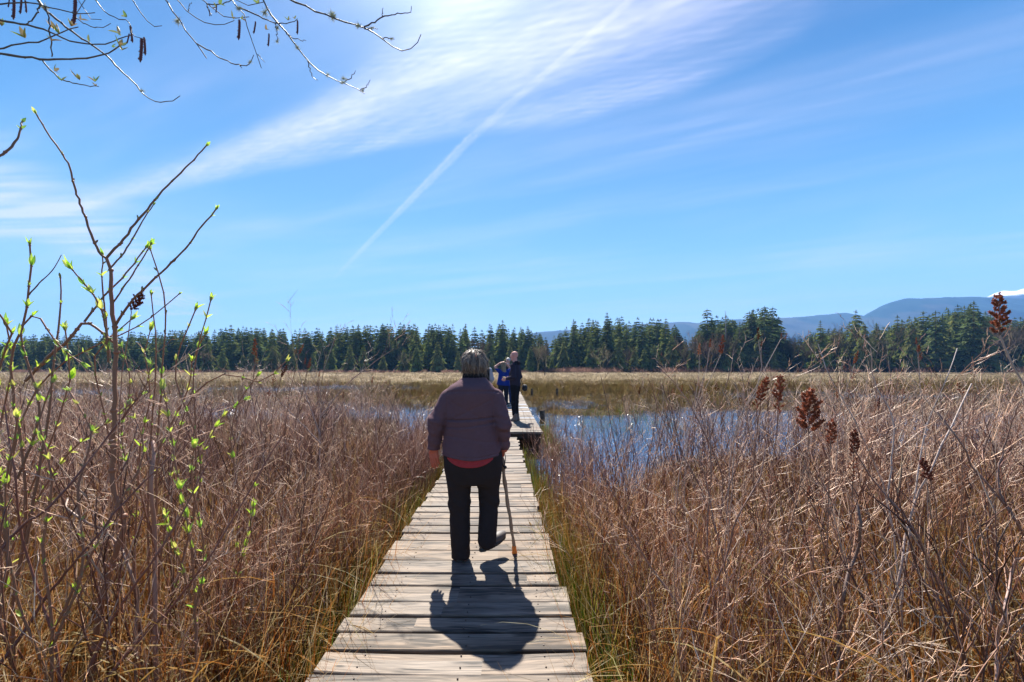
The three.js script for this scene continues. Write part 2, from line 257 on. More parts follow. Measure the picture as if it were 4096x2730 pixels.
const HILLS = [
  // name, label, distance, ridge points (reference units), colour, snow line
  ['snowy_mountain', 'distant blue mountain with snow fields at the far right', 2600, [[2180, 720], [2240, 700], [2272, 684], [2290, 676], [2308, 667], [2330, 669], [2353, 663], [2400, 655], [2450, 668], [2520, 690], [2700, 740], [2900, 800]], [0.05, 0.07, 0.08], 679],
  ['forested_hill', 'broad blue forested hill rising behind the right treeline', 2000, [[1930, 800], [1975, 738], [1994, 726], [2020, 710], [2048, 694], [2078, 686], [2130, 686], [2212, 682.5], [2270, 684], [2330, 686], [2400, 690], [2500, 694], [2700, 720], [2950, 780]], [0.022, 0.045, 0.042], 0],
  ['low_hill', 'low blue hill with a rounded top left of the broad hill', 2300, [[1500, 790], [1560, 742], [1600, 744], [1650, 735], [1720, 734], [1790, 730], [1845, 728], [1888, 723], [1938, 719], [1964, 726], [2000, 735], [2080, 745], [2200, 790]], [0.03, 0.05, 0.045], 0],
  ['far_ridge', 'faint low ridge seen through the gap in the trees', 2450, [[1150, 800], [1215, 768], [1240, 763], [1298, 759], [1350, 756], [1440, 748], [1520, 741], [1580, 740], [1640, 748], [1740, 790]], [0.035, 0.05, 0.05], 0],
];
for (const [name, label, D, ridge, colr, snow] of HILLS) {
  const mb = new MB(), N = 170, M = 22, x0 = ridge[0][0], x1 = ridge[ridge.length - 1][0], depth = 520;
  const top = (x) => { let k = 0; while (k < ridge.length - 2 && x > ridge[k + 1][0]) k++; const t = smooth(0, 1, (x - ridge[k][0]) / (ridge[k + 1][0] - ridge[k][0])); return lerp(ridge[k][1], ridge[k + 1][1], lerp(t, clamp((x - ridge[k][0]) / (ridge[k + 1][0] - ridge[k][0])), 0.6)); };
  for (let j = -M; j <= M; j++) for (let i = 0; i <= N; i++) {
    const px = lerp(x0, x1, i / N), P = at(px, top(px) + (fbm(px * 0.11, 3) - 0.5) * 2.2, D), q = j / M, f = 1 - Math.pow(Math.abs(q), 1.5), rough = fbm(px * 0.02, j * 0.16, D, 4) - 0.5;
    const y = P.y * f + rough * 70 * Math.abs(q) * f, z = P.z - q * depth + (fbm(px * 0.03, j * 0.3, 9, 3) - 0.5) * 60, sy = HY - (y - CY) / D * F;
    const cut = smooth(0.56, 0.66, fbm(px * 0.016, j * 0.12, D * 0.7, 3)) * smooth(0.1, 0.3, q < 0 ? 0 : q) * 0 + smooth(0.58, 0.64, fbm(px * 0.012 + 3, y * 0.011, D, 3)) * 0.28;
    let c = [lerp(colr[0], 0.12, cut), lerp(colr[1], 0.10, cut), lerp(colr[2], 0.085, cut)];
    if (snow) { const s = smooth(-3, 2, snow + 3 - sy + (fbm(px * 0.09, y * 0.03, 4, 3) - 0.5) * 16); c = [lerp(c[0], 0.85, s), lerp(c[1], 0.87, s), lerp(c[2], 0.9, s)]; }
    mb.v(P.x, Math.max(y, -1), z, 0, 1, 0, c, 0, 0);
  }
  for (let j = 0; j < 2 * M; j++) for (let i = 0; i < N; i++) { const a = j * (N + 1) + i, b = a + N + 1; mb.i.push(a, a + 1, b, b, a + 1, b + 1); }
  const g = mb.geo(); g.computeVertexNormals(); tag(part(name, g, vmat({ roughness: 1, specularIntensity: 0.1 })), label, null, null, 'structure');
}

// ------------------------------------------------------------------ the boardwalk
const woodTex = tex(1024, 1024, (u, v) => {
  const warp = fbm(u * 3, v * 6, 0, 3), g = fbm(u * 7 + warp, v * 130 + warp * 7, 0, 4), ring = 0.5 + 0.5 * Math.sin((v * 44 + warp * 5 + fbm(u * 2, v * 12) * 3) * 6.283), fine = vnoise(u * 26, v * 512);
  let knot = 0; for (let k = 0; k < 16; k++) { const kx = hash(k, 1, 7), ky = hash(k, 2, 7); let dx = Math.abs(u - kx), dy = Math.abs(v - ky); dx = Math.min(dx, 1 - dx) * 1.5; dy = Math.min(dy, 1 - dy) * 1.9; knot = Math.max(knot, 1 - smooth(0.004, 0.022, Math.hypot(dx * 0.6, dy * 1.5))); }
  const dark = smooth(0.46, 0.70, fbm(u * 5 + 9, v * 22, 3, 4)) * smooth(0.35, 0.6, g), crack = smooth(0.80, 0.88, vnoise(u * 5 + 3, v * 190)) * smooth(0.4, 0.6, vnoise(u * 9, v * 15, 0.5));
  let k = 0.60 + 0.16 * (g - 0.5) * 2 + 0.045 * (ring - 0.5) + 0.10 * (fine - 0.5); k *= 1 - 0.52 * dark; k *= 1 - 0.55 * crack; k *= 1 - 0.5 * knot;
  const warm = fbm(u * 2 + 4, v * 9 + 4, 6, 3);
  return [k * 1.0, k * lerp(0.86, 0.94, warm), k * lerp(0.72, 0.87, warm)];
}, true);
const woodBump = tex(1024, 1024, (u, v) => { const warp = fbm(u * 3, v * 6, 0, 3), g = fbm(u * 7 + warp, v * 130 + warp * 7, 0, 4), fine = vnoise(u * 26, v * 512), crack = smooth(0.80, 0.88, vnoise(u * 5 + 3, v * 190)) * smooth(0.4, 0.6, vnoise(u * 9, v * 15, 0.5)); const k = 0.35 + 0.4 * g + 0.25 * fine - 0.35 * crack; return [k, k, k]; });
const woodMats = [[1, 1, 1], [0.84, 0.81, 0.79], [1.12, 1.1, 1.08], [0.97, 0.89, 0.8], [0.76, 0.73, 0.71]].map((c) => new THREE.MeshPhysicalMaterial({ color: rgb(...c.map((v) => Math.min(1, v * 0.55))), map: woodTex, bumpMap: woodBump, bumpScale: 0.0022, roughness: 0.72, specularIntensity: 0.7 }));
const metalGrey = mat([0.34, 0.37, 0.42], { roughness: 0.35, metalness: 0.2, bumpMap: woodBump, bumpScale: 0.0006 });
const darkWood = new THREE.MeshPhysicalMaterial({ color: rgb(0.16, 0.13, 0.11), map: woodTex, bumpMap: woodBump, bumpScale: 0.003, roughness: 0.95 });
const postWood = new THREE.MeshPhysicalMaterial({ color: rgb(0.42, 0.34, 0.26), map: woodTex, bumpMap: woodBump, bumpScale: 0.004, roughness: 0.95 });
// a plank with eased edges, slightly cupped and bowed; front and back edges may follow their own curves
function plankGeo(len, wide, thick, r, bow = 0, sagF = 0, sagB = 0) {
  const N = 10, e = 0.006, prof = [[-0.5, -1, 0, 0], [-0.5, -e / thick, 0, 0], [-0.5, 0, e, 0], [0.5, 0, -e, 0], [0.5, -e / thick, 0, 0], [0.5, -1, 0, 0]], p = [], uv = [], idx = [], u0 = r(), v0 = r(), cup = (r() - 0.5) * 0.004;
  const M = prof.length, ring = [];
  for (let i = 0; i <= N; i++) {
    const t = i / N, x = (t - 0.5) * len, s = 4 * t * (1 - t), wob = (vnoise(t * 6 + u0 * 90, v0 * 50) - 0.5) * 0.006;
    for (let k = 0; k < M; k++) { const [w, h, off] = prof[k], z = w * wide + off * 1 + (w < 0 ? sagF : sagB) * s + wob * (w < 0 ? 1 : -0.6), y = h * thick + bow * s + (k === 2 || k === 3 ? cup : 0); ring.push(V(x, y, z)); }
  }
  const acc = [0]; for (let k = 1; k < M; k++) acc[k] = acc[k - 1] + Math.hypot((prof[k][0] - prof[k - 1][0]) * wide, (prof[k][1] - prof[k - 1][1]) * thick);
  const face = (a, b, c, d, ua, ub, va, vb) => { const q = p.length / 3; for (const w of [a, b, c, d]) p.push(w.x, w.y, w.z); uv.push(ua, va, ua, vb, ub, vb, ub, va); idx.push(q, q + 1, q + 2, q, q + 2, q + 3); };
  for (let i = 0; i < N; i++) for (let k = 0; k < M - 1; k++) { const a = i * M + k; face(ring[a], ring[a + 1], ring[a + M + 1], ring[a + M], u0 + i / N * len / 1.7, u0 + (i + 1) / N * len / 1.7, v0 + acc[k] / 1.7, v0 + acc[k + 1] / 1.7); }
  for (const [o, sgn] of [[0, 1], [N * M, -1]]) { const c = [ring[o], ring[o + 1], ring[o + 4], ring[o + 5]]; sgn > 0 ? face(c[0], c[3], c[2], c[1], u0, u0 + 0.02, v0, v0 + 0.1) : face(c[0], c[1], c[2], c[3], u0, u0 + 0.02, v0, v0 + 0.1); face(ring[o + 1], ring[o + 2], ring[o + 3], ring[o + 4], u0, u0 + 0.02, v0, v0 + 0.1); }
  const g = new THREE.BufferGeometry(); g.setAttribute('position', new THREE.BufferAttribute(new Float32Array(p), 3)); g.setAttribute('uv', new THREE.BufferAttribute(new Float32Array(uv), 2)); g.setIndex(idx); g.computeVertexNormals(); return g;
}
const beam = (w, h, l) => { const g = new THREE.BoxGeometry(w, h, l); const u = g.attributes.uv; for (let k = 0; k < u.count; k++) u.setXY(k, u.getX(k) * l / 1.7, u.getY(k) * 0.12); return g; };
{
  const r = rng(11), walk = thing('boardwalk', 'weathered grey plank boardwalk leading straight from the viewer to the raised platform', 'boardwalk');
  // edges between planks, measured distances, then regular
  const edges = [-0.42, -0.22, -0.02, 0.18, 0.38, 0.58, 0.78, 0.98, 1.17, 1.36, 1.55, 1.745, 1.94, 2.125, 2.309, 2.49, 2.673, 2.839, 3.011, 3.235, 3.419, 3.648, 3.856, 4.073, 4.25, 4.45, 4.655, 4.855]; while (edges[edges.length - 1] < 10.3) edges.push(edges[edges.length - 1] + 0.165 + r() * 0.05);
  const nail = lathe([[0, 0.0025], [0.0035, 0.002], [0.0045, 0], [0.0045, -0.01]], 8), nailMat = mat([0.1, 0.08, 0.07], { metalness: 0.6, roughness: 0.6 });
  for (let k = 0; k < edges.length - 1; k++) {
    const a = edges[k], b = edges[k + 1], d = (a + b) / 2, gap = d < 2.6 && d > 2.4 ? 0.022 : 0.015 + r() * 0.012, x0 = -1.0 + (r() - 0.5) * 0.05 + (d > 9.3 ? 0.02 : 0), x1 = deckRight(d) + (r() - 0.5) * 0.05, L = x1 - x0, bowed = k === 14 ? 1 : 0;
    const pl = part('plank', plankGeo(L, b - a - gap, 0.042, r, -0.004 + (r() - 0.5) * 0.006, bowed ? 0.014 : (r() - 0.5) * 0.006, bowed ? 0.022 : (r() - 0.5) * 0.006), woodMats[d < 2.6 ? (k === 15 ? 3 : k % 2 ? 0 : 2) : Math.floor(r() * 5)], walk);
    pl.position.set((x0 + x1) / 2, DECK - 0.003 + r() * 0.007 + (d > 4.9 ? (r() - 0.5) * 0.008 : 0), -d); pl.rotation.set((r() - 0.5) * 0.012, (r() - 0.5) * 0.009, (r() - 0.5) * 0.006);
    if (d > 1.8 && d < 5) for (const nx of [-0.78, L / 2 - 0.0 + x0 + 0.04, 0.17]) for (const nz of [-0.045, 0.045]) { const nl = part('nail', nail, nailMat, pl); nl.position.set(nx - (x0 + x1) / 2 + (r() - 0.5) * 0.02, 0.0, nz + (r() - 0.5) * 0.01); }
  }
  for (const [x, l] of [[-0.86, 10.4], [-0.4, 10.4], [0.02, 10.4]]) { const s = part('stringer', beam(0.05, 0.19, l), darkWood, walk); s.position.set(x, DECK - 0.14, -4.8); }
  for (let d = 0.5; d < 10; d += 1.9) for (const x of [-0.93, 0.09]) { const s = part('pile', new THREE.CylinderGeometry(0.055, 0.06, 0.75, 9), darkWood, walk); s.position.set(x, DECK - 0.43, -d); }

  const plat = thing('raised_platform', 'wider raised plank platform at the end of the first boardwalk', 'platform');
  let d = 10.06; while (d < 13.0) { const w = 0.105 + r() * 0.05, x0 = -1.56 + (r() - 0.5) * 0.03, x1 = 0.665 - (d - 10) * 0.018 + (r() - 0.5) * 0.02, blue = Math.abs(d - 12.75) < 0.09; const pl = part('plank', plankGeo(x1 - x0, w - 0.008, 0.045, r, (r() - 0.5) * 0.008), blue ? metalGrey : woodMats[Math.floor(r() * 5)], plat); pl.position.set((x0 + x1) / 2, PLAT + (r() - 0.5) * 0.006, -d - w / 2); pl.rotation.y = (r() - 0.5) * 0.006; d += w; }
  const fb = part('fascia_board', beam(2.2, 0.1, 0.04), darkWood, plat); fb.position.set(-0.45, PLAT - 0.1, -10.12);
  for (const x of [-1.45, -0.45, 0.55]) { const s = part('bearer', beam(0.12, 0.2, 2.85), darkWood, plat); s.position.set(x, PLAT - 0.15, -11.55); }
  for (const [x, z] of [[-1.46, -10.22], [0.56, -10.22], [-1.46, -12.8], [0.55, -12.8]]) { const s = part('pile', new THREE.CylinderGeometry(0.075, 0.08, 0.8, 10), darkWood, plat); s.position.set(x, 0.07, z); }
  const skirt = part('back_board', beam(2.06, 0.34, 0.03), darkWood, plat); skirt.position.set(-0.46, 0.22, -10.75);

  const far = thing('far_boardwalk', 'narrow far stretch of plank boardwalk running on beyond the platform', 'boardwalk');
  while (d < 27.5) { const w = 0.17 + r() * 0.06, x0 = -0.62 + (d - 13) * 0.008 + (r() - 0.5) * 0.03, x1 = 0.615 - (d - 12.3) * 0.0108 + (r() - 0.5) * 0.03, blue = Math.abs(d - 14.9) < 0.11 || Math.abs(d - 17.6) < 0.12 || Math.abs(d - 16.1) < 0.09; const pl = part('plank', plankGeo(x1 - x0, w - 0.012, 0.045, r, (r() - 0.5) * 0.01), blue ? metalGrey : woodMats[Math.floor(r() * 4)], far); pl.position.set((x0 + x1) / 2, PLAT - 0.02 + (r() - 0.5) * 0.01, -d - w / 2); pl.rotation.y = (r() - 0.5) * 0.01; d += w; }
  for (const x of [-0.4, 0.38]) { const s = part('stringer', beam(0.06, 0.2, 14.4), darkWood, far); s.position.set(x, PLAT - 0.17, -20.3); }
  for (let q = 14; q < 27; q += 2.4) for (const x of [-0.44, 0.43]) { const s = part('pile', new THREE.CylinderGeometry(0.06, 0.065, 0.8, 8), darkWood, far); s.position.set(x, 0.05, -q); }
}
// posts standing in the marsh
for (const [px, py, d, h, w, label] of [[1246, 943, 15.3, 0.5, 0.12, 'square brown post in the grass right beside the platform'], [1280, 893, 29, 0.52, 0.1, 'lone dark post standing in the brown sedge right of the boardwalk'], [1252, 856, 92, 1.3, 0.16, 'tiny dark stake far out on the pale meadow edge'], [1222, 893, 26, 0.42, 0.08, 'dark post at the far end of the boardwalk on its right side'], [1209, 884, 27.6, 0.4, 0.08, 'dark post closing the end of the far boardwalk']]) {
  const P = at(px, py, d), o = thing('marsh_post', label, 'post', [P.x, P.y, P.z], 0.3);
  const mb = new MB(); mb.tube([V(0, -h * 0.9, 0), V(0.005, -h * 0.4, 0), V(0, -0.006, 0), V(0, 0.0, 0)], [w * 0.72, w * 0.7, w * 0.7, w * 0.66], 4, [1, 1, 1], null); const g = mb.geo();
  part('shaft', g, postWood, o); const cap = part('top', new THREE.CylinderGeometry(w * 0.64, w * 0.66, 0.012, 4), postWood, o); cap.position.y = 0.004; cap.rotation.y = Math.PI / 4;
}

// ------------------------------------------------------------------ people
const fleeceBump = tex(256, 256, (u, v) => { const k = fbm(u * 64, v * 64, 0, 3); return [k, k, k]; });
const cloth = (o = {}) => vmat({ bumpMap: fleeceBump, bumpScale: 0.0015, roughness: 0.95, specularIntensity: 0.2, ...o });
fleeceBump.repeat.set(4, 4);
const skinMat = vmat({ roughness: 0.6, specularIntensity: 0.35 });
const turnY = (a) => { const c = Math.cos(a), s = Math.sin(a); return (x, z) => [x * c - z * s, x * s + z * c]; };
// head: local axes with the face towards -z, centre at eye level
function headField(o, yaw, nod = 0, s = 1) {
  const rot = turnY(-yaw), cn = Math.cos(nod), sn = Math.sin(nod);
  const fs = [ell([0, 0.028, 0.012], [0.076, 0.088, 0.096]), ell([0, -0.045, -0.026], [0.06, 0.078, 0.064])], chin = ell([0, -0.1, -0.062], [0.03, 0.024, 0.026]), nose = cone([0, 0.004, -0.088], [0, -0.036, -0.111], 0.009, 0.0145), brow = ell([0, 0.024, -0.08], [0.052, 0.012, 0.016]);
  const ears = [-1, 1].map((q) => ell([q * 0.079, -0.012, 0.014], [0.011, 0.031, 0.019])), socket = [-1, 1].map((q) => ell([q * 0.032, 0.004, -0.1], [0.02, 0.013, 0.018])), ball = [-1, 1].map((q) => ell([q * 0.031, 0.004, -0.079], [0.0125, 0.0115, 0.0125])), lip = [ell([0, -0.066, -0.089], [0.024, 0.006, 0.01]), ell([0, -0.077, -0.087], [0.02, 0.007, 0.01])];
  const local = (x, y, z) => { x = (x - o[0]) / s; y = (y - o[1]) / s; z = (z - o[2]) / s; [x, z] = rot(x, z); return [x, y * cn - z * sn, y * sn + z * cn]; };
  const f = (X, Y, Z) => {
    const [x, y, z] = local(X, Y, Z); let d = smin(fs[0](x, y, z), fs[1](x, y, z), 0.035); d = smin(d, chin(x, y, z), 0.03); d = smin(d, brow(x, y, z), 0.015); d = smin(d, nose(x, y, z), 0.014);
    for (const e of ears) d = smin(d, e(x, y, z), 0.008); for (const q of socket) d = smax(d, -q(x, y, z), 0.012); for (const b of ball) d = Math.min(d, b(x, y, z)); for (const l of lip) d = smin(d, l(x, y, z), 0.006); return d * s;
  };
  return { f, local, eye: (x, y, z) => { const p = local(x, y, z); return ball.some((b) => b(...p) < 0.001); }, lips: (x, y, z) => { const p = local(x, y, z); return lip.some((b) => b(...p) < 0.003); } };
}
// a hand: wrist, direction of the fingers, back-of-hand direction, thumb side; curl per joint
function handBones(w, dir, back, side, curl, s = 1) {
  const D = V(...dir).normalize(), B = V(...back); B.addScaledVector(D, -B.dot(D)).normalize(); const S = D.clone().cross(B).multiplyScalar(side), W = V(...w), out = [], a = (v) => [v.x, v.y, v.z];
  const F = [[-0.030, 0.083, 0.040, 0.026, 0.020, 0.0092], [-0.010, 0.088, 0.045, 0.029, 0.021, 0.0095], [0.011, 0.085, 0.041, 0.027, 0.020, 0.009], [0.030, 0.077, 0.032, 0.021, 0.018, 0.008]];
  const knuckles = F.map(([x, l, p1, p2, p3, r], k) => {
    const base = W.clone().addScaledVector(S, x * 0.55 * s).addScaledVector(D, 0.008 * s), kn = W.clone().addScaledVector(S, x * s).addScaledVector(D, l * s); out.push(cone(a(base), a(kn), 0.017 * s, 0.0125 * s));
    let p = kn, ang = curl * 0.75 + k * 0.05; const c = (q) => D.clone().multiplyScalar(Math.cos(q)).addScaledVector(B, -Math.sin(q)).addScaledVector(S, x * 0.4);
    for (const [L, ra, rb] of [[p1, r * 1.12, r], [p2, r, r * 0.93], [p3, r * 0.93, r * 0.78]]) { const q = p.clone().addScaledVector(c(ang).normalize(), L * s); out.push(cone(a(p), a(q), ra * s, rb * s)); p = q; ang += curl; }
    return kn;
  });
  const t0 = W.clone().addScaledVector(D, 0.022 * s).addScaledVector(S, -0.02 * s).addScaledVector(B, -0.006 * s), t1 = t0.clone().addScaledVector(D, 0.033 * s).addScaledVector(S, -0.026 * s).addScaledVector(B, -0.012 * s), t2 = t1.clone().addScaledVector(D, 0.030 * s).addScaledVector(S, (-0.010 + 0.02 * Math.min(1, curl)) * s).addScaledVector(B, -0.012 * s * (1 + curl)), t3 = t2.clone().addScaledVector(D, 0.024 * s).addScaledVector(S, 0.008 * curl * s).addScaledVector(B, -0.006 * s);
  out.push(cone(a(t0), a(t1), 0.016 * s, 0.0125 * s), cone(a(t1), a(t2), 0.012 * s, 0.0105 * s), cone(a(t2), a(t3), 0.0105 * s, 0.008 * s));
  return { f: (x, y, z) => { let d = 1; for (const b of out) d = smin(d, b(x, y, z), 0.006 * s); return d; }, grip: W.clone().addScaledVector(D, 0.07 * s).addScaledVector(B, -0.03 * s) };
}
const box3 = (c, r) => [[c[0] - r[0], c[1] - r[1], c[2] - r[2]], [c[0] + r[0], c[1] + r[1], c[2] + r[2]]];
// one person: joints in metres, feet on y = 0, looking towards -z before the group is turned
function person(P) {
  const o = thing('person', P.label, 'person', P.at, P.turn ?? 0), J = P.j, sk = P.skin, cell = P.cell ?? 0.014, lift = P.lift ?? 0;
  const vary = (c, n = 0.12) => (x, y, z) => { const k = 1 - n / 2 + n * fbm(x * 30, y * 30, z * 30, 2); return [c[0] * k, c[1] * k, c[2] * k]; };
  const limb = (pts, rs) => { const cs = pts.slice(1).map((p, k) => cone(pts[k], p, rs[k], rs[k + 1])); return (x, y, z) => { let d = 1; for (const c of cs) d = smin(d, c(x, y, z), 0.03); return d; }; };
  const ext = (a, b, L) => { const d = V(...b).sub(V(...a)).normalize().multiplyScalar(L); return [b[0] + d.x, b[1] + d.y, b[2] + d.z]; };
  // the body under the clothes, with neck, head and hands
  const torso = loft(P.torso.map(([y, x, z, a, b]) => [y, x, z, a * 0.78, b * 0.72])), shr = 0.84;
  const bodyLimbs = [limb(J.armL, P.armR.map((r) => r * 0.74)), limb(J.armR, P.armR.map((r) => r * 0.74)), limb(J.legL, P.legR.map((r) => r * shr * 0.9)), limb(J.legR, P.legR.map((r) => r * shr * 0.9))], neck = cone([J.head[0] * 0.5 + J.neck[0] * 0.5, J.neck[1] - 0.06, J.neck[2]], [J.head[0], J.head[1] - 0.06, J.head[2] + 0.02], P.neckR ?? 0.06, (P.neckR ?? 0.06) * 0.92);
  const hd = headField(J.head, P.headYaw ?? 0, P.nod ?? 0, P.headS ?? 1), hands = P.hands.map((h) => handBones(...h));
  const bodyF = (x, y, z) => { let d = torso(x, y, z); for (const l of bodyLimbs) d = smin(d, l(x, y, z), 0.04); return smin(d, neck(x, y, z), 0.03); };
  const skinC = (x, y, z) => { if (hd.eye(x, y, z)) return [0.05, 0.04, 0.04]; const k = 0.9 + 0.2 * fbm(x * 60, y * 60, z * 60, 2); return hd.lips(x, y, z) ? [sk[0] * 0.85 * k, sk[1] * 0.6 * k, sk[2] * 0.6 * k] : [sk[0] * k, sk[1] * k, sk[2] * k]; };
  const gs = [net(bodyF, [-0.5, -0.02, -0.5], [0.5, J.head[1] - 0.02, 0.5], 0.016, skinC), net((x, y, z) => smin(hd.f(x, y, z), neck(x, y, z) + (y < J.head[1] - 0.16 ? 0.01 : 0), 0.02), ...box3([J.head[0], J.head[1] - 0.02, J.head[2]], [0.125, 0.17, 0.15]), P.fine ? 0.0045 : 0.006, skinC)];
  P.hands.forEach((h, k) => { const w = h[0], arm = bodyLimbs[k]; gs.push(net((x, y, z) => smin(hands[k].f(x, y, z), arm(x, y, z), 0.012), ...box3(w, [0.2, 0.2, 0.2]).map((v) => v), P.fine ? 0.0036 : 0.0065, skinC)); });
  part('body', mergeGeometries(gs), skinMat, o);
  // trousers
  const hips = loft(P.hips), legs = [limb(J.legL, P.legR), limb(J.legR, P.legRr ?? P.legR)], kn = [J.legL[1], J.legR[1]];
  const trF = (x, y, z) => { let d = smin(hips(x, y, z), Math.min(legs[0](x, y, z), legs[1](x, y, z)), 0.05); const low = y < 0.75 ? 1 : 0; d += low * 0.012 * (fbm(x * 13, y * 20 + x * 10, z * 13, 3) - 0.5); for (const k of kn) d += 0.0018 * Math.exp(-Math.pow((y - k[1]) / 0.09, 2)) * Math.sin((y + x * 0.9) * 70); d += 0.0022 * (1 - smooth(0.1, 0.3, y)) * Math.sin((y * 0.9 + z * 0.5) * 90 + x * 30); return P.cut ? smax(d, P.cut(x, y, z), 0.006) : smax(d, P.hem - y, 0.006); };
  part('trousers', net(trF, [-0.4, 0.0, -0.5], [0.4, P.hips[P.hips.length - 1][0] + 0.05, 0.45], cell * 0.9, vary(P.trouser)), cloth({ sheen: 0.15 }), o);
  // shoes
  J.foot.forEach(([heel, toe, up]) => {
    const h = V(...heel), t = V(...toe), L = h.distanceTo(t), dir = t.clone().sub(h).normalize(), u = V(...up).normalize(), s = dir.clone().cross(u).normalize(), loc = (x, y, z) => { const p = V(x, y, z).sub(h); return [p.dot(dir), p.dot(u), p.dot(s)]; };
    const up1 = ell([L * 0.18, 0.055, 0], [0.075, 0.06, 0.042]), up2 = ell([L * 0.68, 0.034, 0], [L * 0.42, 0.038, 0.047]), ank = P.boot ? cone([L * 0.16, 0.05, 0], [L * 0.14, P.boot, 0], 0.046, 0.05) : null;
    const f = (x, y, z) => { const [a, b, c] = loc(x, y, z); let d = smin(up1(a, b, c), up2(a, b, c), 0.03); if (ank) d = smin(d, ank(a, b, c), 0.03); d = smax(d, 0.012 - b, 0.006); const e = Math.abs(a - L * 0.47) / (L * 0.6), w = 0.048 - 0.006 * Math.cos(a / L * 6.2); const sole = Math.max((Math.pow(Math.pow(e, 3) + Math.pow(Math.abs(c) / w, 3), 1 / 3) - 1) * 0.045, Math.abs(b - 0.01) - 0.012); return Math.min(d, sole + 0.001); };
    const lo = [Math.min(heel[0], toe[0]) - 0.13, Math.min(heel[1], toe[1]) - 0.06, Math.min(heel[2], toe[2]) - 0.13], hi = [Math.max(heel[0], toe[0]) + 0.13, Math.max(heel[1], toe[1]) + (P.boot ?? 0.1) + 0.12, Math.max(heel[2], toe[2]) + 0.13];
    part(P.boot ? 'boot' : 'shoe', net(f, lo, hi, P.fine ? 0.005 : 0.008, (x, y, z) => { const b = loc(x, y, z)[1]; return b < 0.022 ? P.sole ?? [0.02, 0.02, 0.02] : P.shoe; }), vmat({ roughness: 0.6 }), o);
  });
  // the jacket
  const jt = loft(P.torso), arms = [limb(J.armL, P.armR), limb(J.armR, P.armR)].map((f, k) => { const A = k ? J.armR : J.armL, w = A[2], e = A[1], dx = w[0] - e[0], dy = w[1] - e[1], dz = w[2] - e[2], l = Math.hypot(dx, dy, dz); return (x, y, z) => smax(f(x, y, z), ((x - w[0]) * dx + (y - w[1]) * dy + (z - w[2]) * dz) / l, 0.006); });
  const el = [J.armL[1], J.armR[1]];
  const jkF = (x, y, z) => {
    let d = jt(x, y, z); for (const a of arms) d = smin(d, a(x, y, z), P.armBlend ?? 0.05); if (P.fold) d += P.fold(x, y, z);
    for (const e of el) d += 0.0022 * Math.exp(-(((x - e[0]) ** 2 + (y - e[1]) ** 2 + (z - e[2]) ** 2) / 0.012)) * Math.sin(y * 120 + x * 50); d += 0.009 * (fbm(x * 9 + y * 5, y * 14 - x * 4, z * 9, 3) - 0.5);
    d = smax(d, (P.hemLine ? P.hemLine(x, y, z) : P.jacketHem) - y, 0.008); return smax(d, y - P.collarTop, 0.01);
  };
  const R = P.reach ?? 0.45; part('jacket', net(jkF, [-R, P.jacketHem - 0.1, -R * 0.95], [R, P.collarTop + 0.03, R * 0.8], P.fine ? 0.0075 : cell, P.jacketColor ?? vary(P.jacket, 0.08)), cloth(P.jacketMat ?? { sheen: 0.5, sheenColor: rgb(...P.jacket.map((v) => Math.min(1, v * 2))), sheenRoughness: 0.6 }), o);
  return { o, hd, hands };
}
function tuft(mb, root, dir, len, r, cA, cB, rnd, n = 4) { const pts = [root.clone()]; let d = dir.clone().normalize(); for (let k = 1; k <= n; k++) { d.add(V((rnd() - 0.5) * 0.5, -0.22 + (rnd() - 0.5) * 0.3, (rnd() - 0.5) * 0.5)).normalize(); pts.push(pts[k - 1].clone().addScaledVector(d, len / n)); } mb.tube(pts, pts.map((_, k) => r * (1 - k / (n + 0.6))), 3, cA, cB); }
// hair: a shaped mass with combed grooves and loose locks over it
function hairOn(o, c, f, box, cell, colors, locks, rnd, name = 'hair') {
  const col = (x, y, z) => { const th = Math.atan2(x - c[0], z - c[2]), k = fbm(th * 9, (y - c[1]) * 7, 2, 3) * 0.6 + 0.4 * fbm(th * 30, (y - c[1]) * 16, 5, 2); return [0, 1, 2].map((q) => lerp(colors[0][q], colors[1][q], smooth(0.4, 0.72, k))); };
  const g = [net(f, ...box, cell, col)];
  if (locks) { const mb = new MB(), p = g[0].attributes.position, n = g[0].attributes.normal; for (let k = 0; k < locks.n; k++) { const i = Math.floor(rnd() * p.count), P = V().fromBufferAttribute(p, i), N = V().fromBufferAttribute(n, i); if (locks.skip && locks.skip(P)) continue; const t = V(0, -1, 0).addScaledVector(N, N.y).addScaledVector(N, locks.out * (0.3 + rnd())).add(V((rnd() - 0.5) * 0.7, 0, (rnd() - 0.5) * 0.7)); tuft(mb, P.addScaledVector(N, -0.002), t, locks.len * (0.5 + rnd()), locks.r * (0.6 + rnd() * 0.7), rnd() < 0.5 ? colors[0] : colors[1], colors[1], rnd); } g.push(mb.geo()); }
  return part(name, mergeGeometries(g), vmat({ roughness: 0.5, sheen: 0.3, specularIntensity: 0.8 }), o);
}

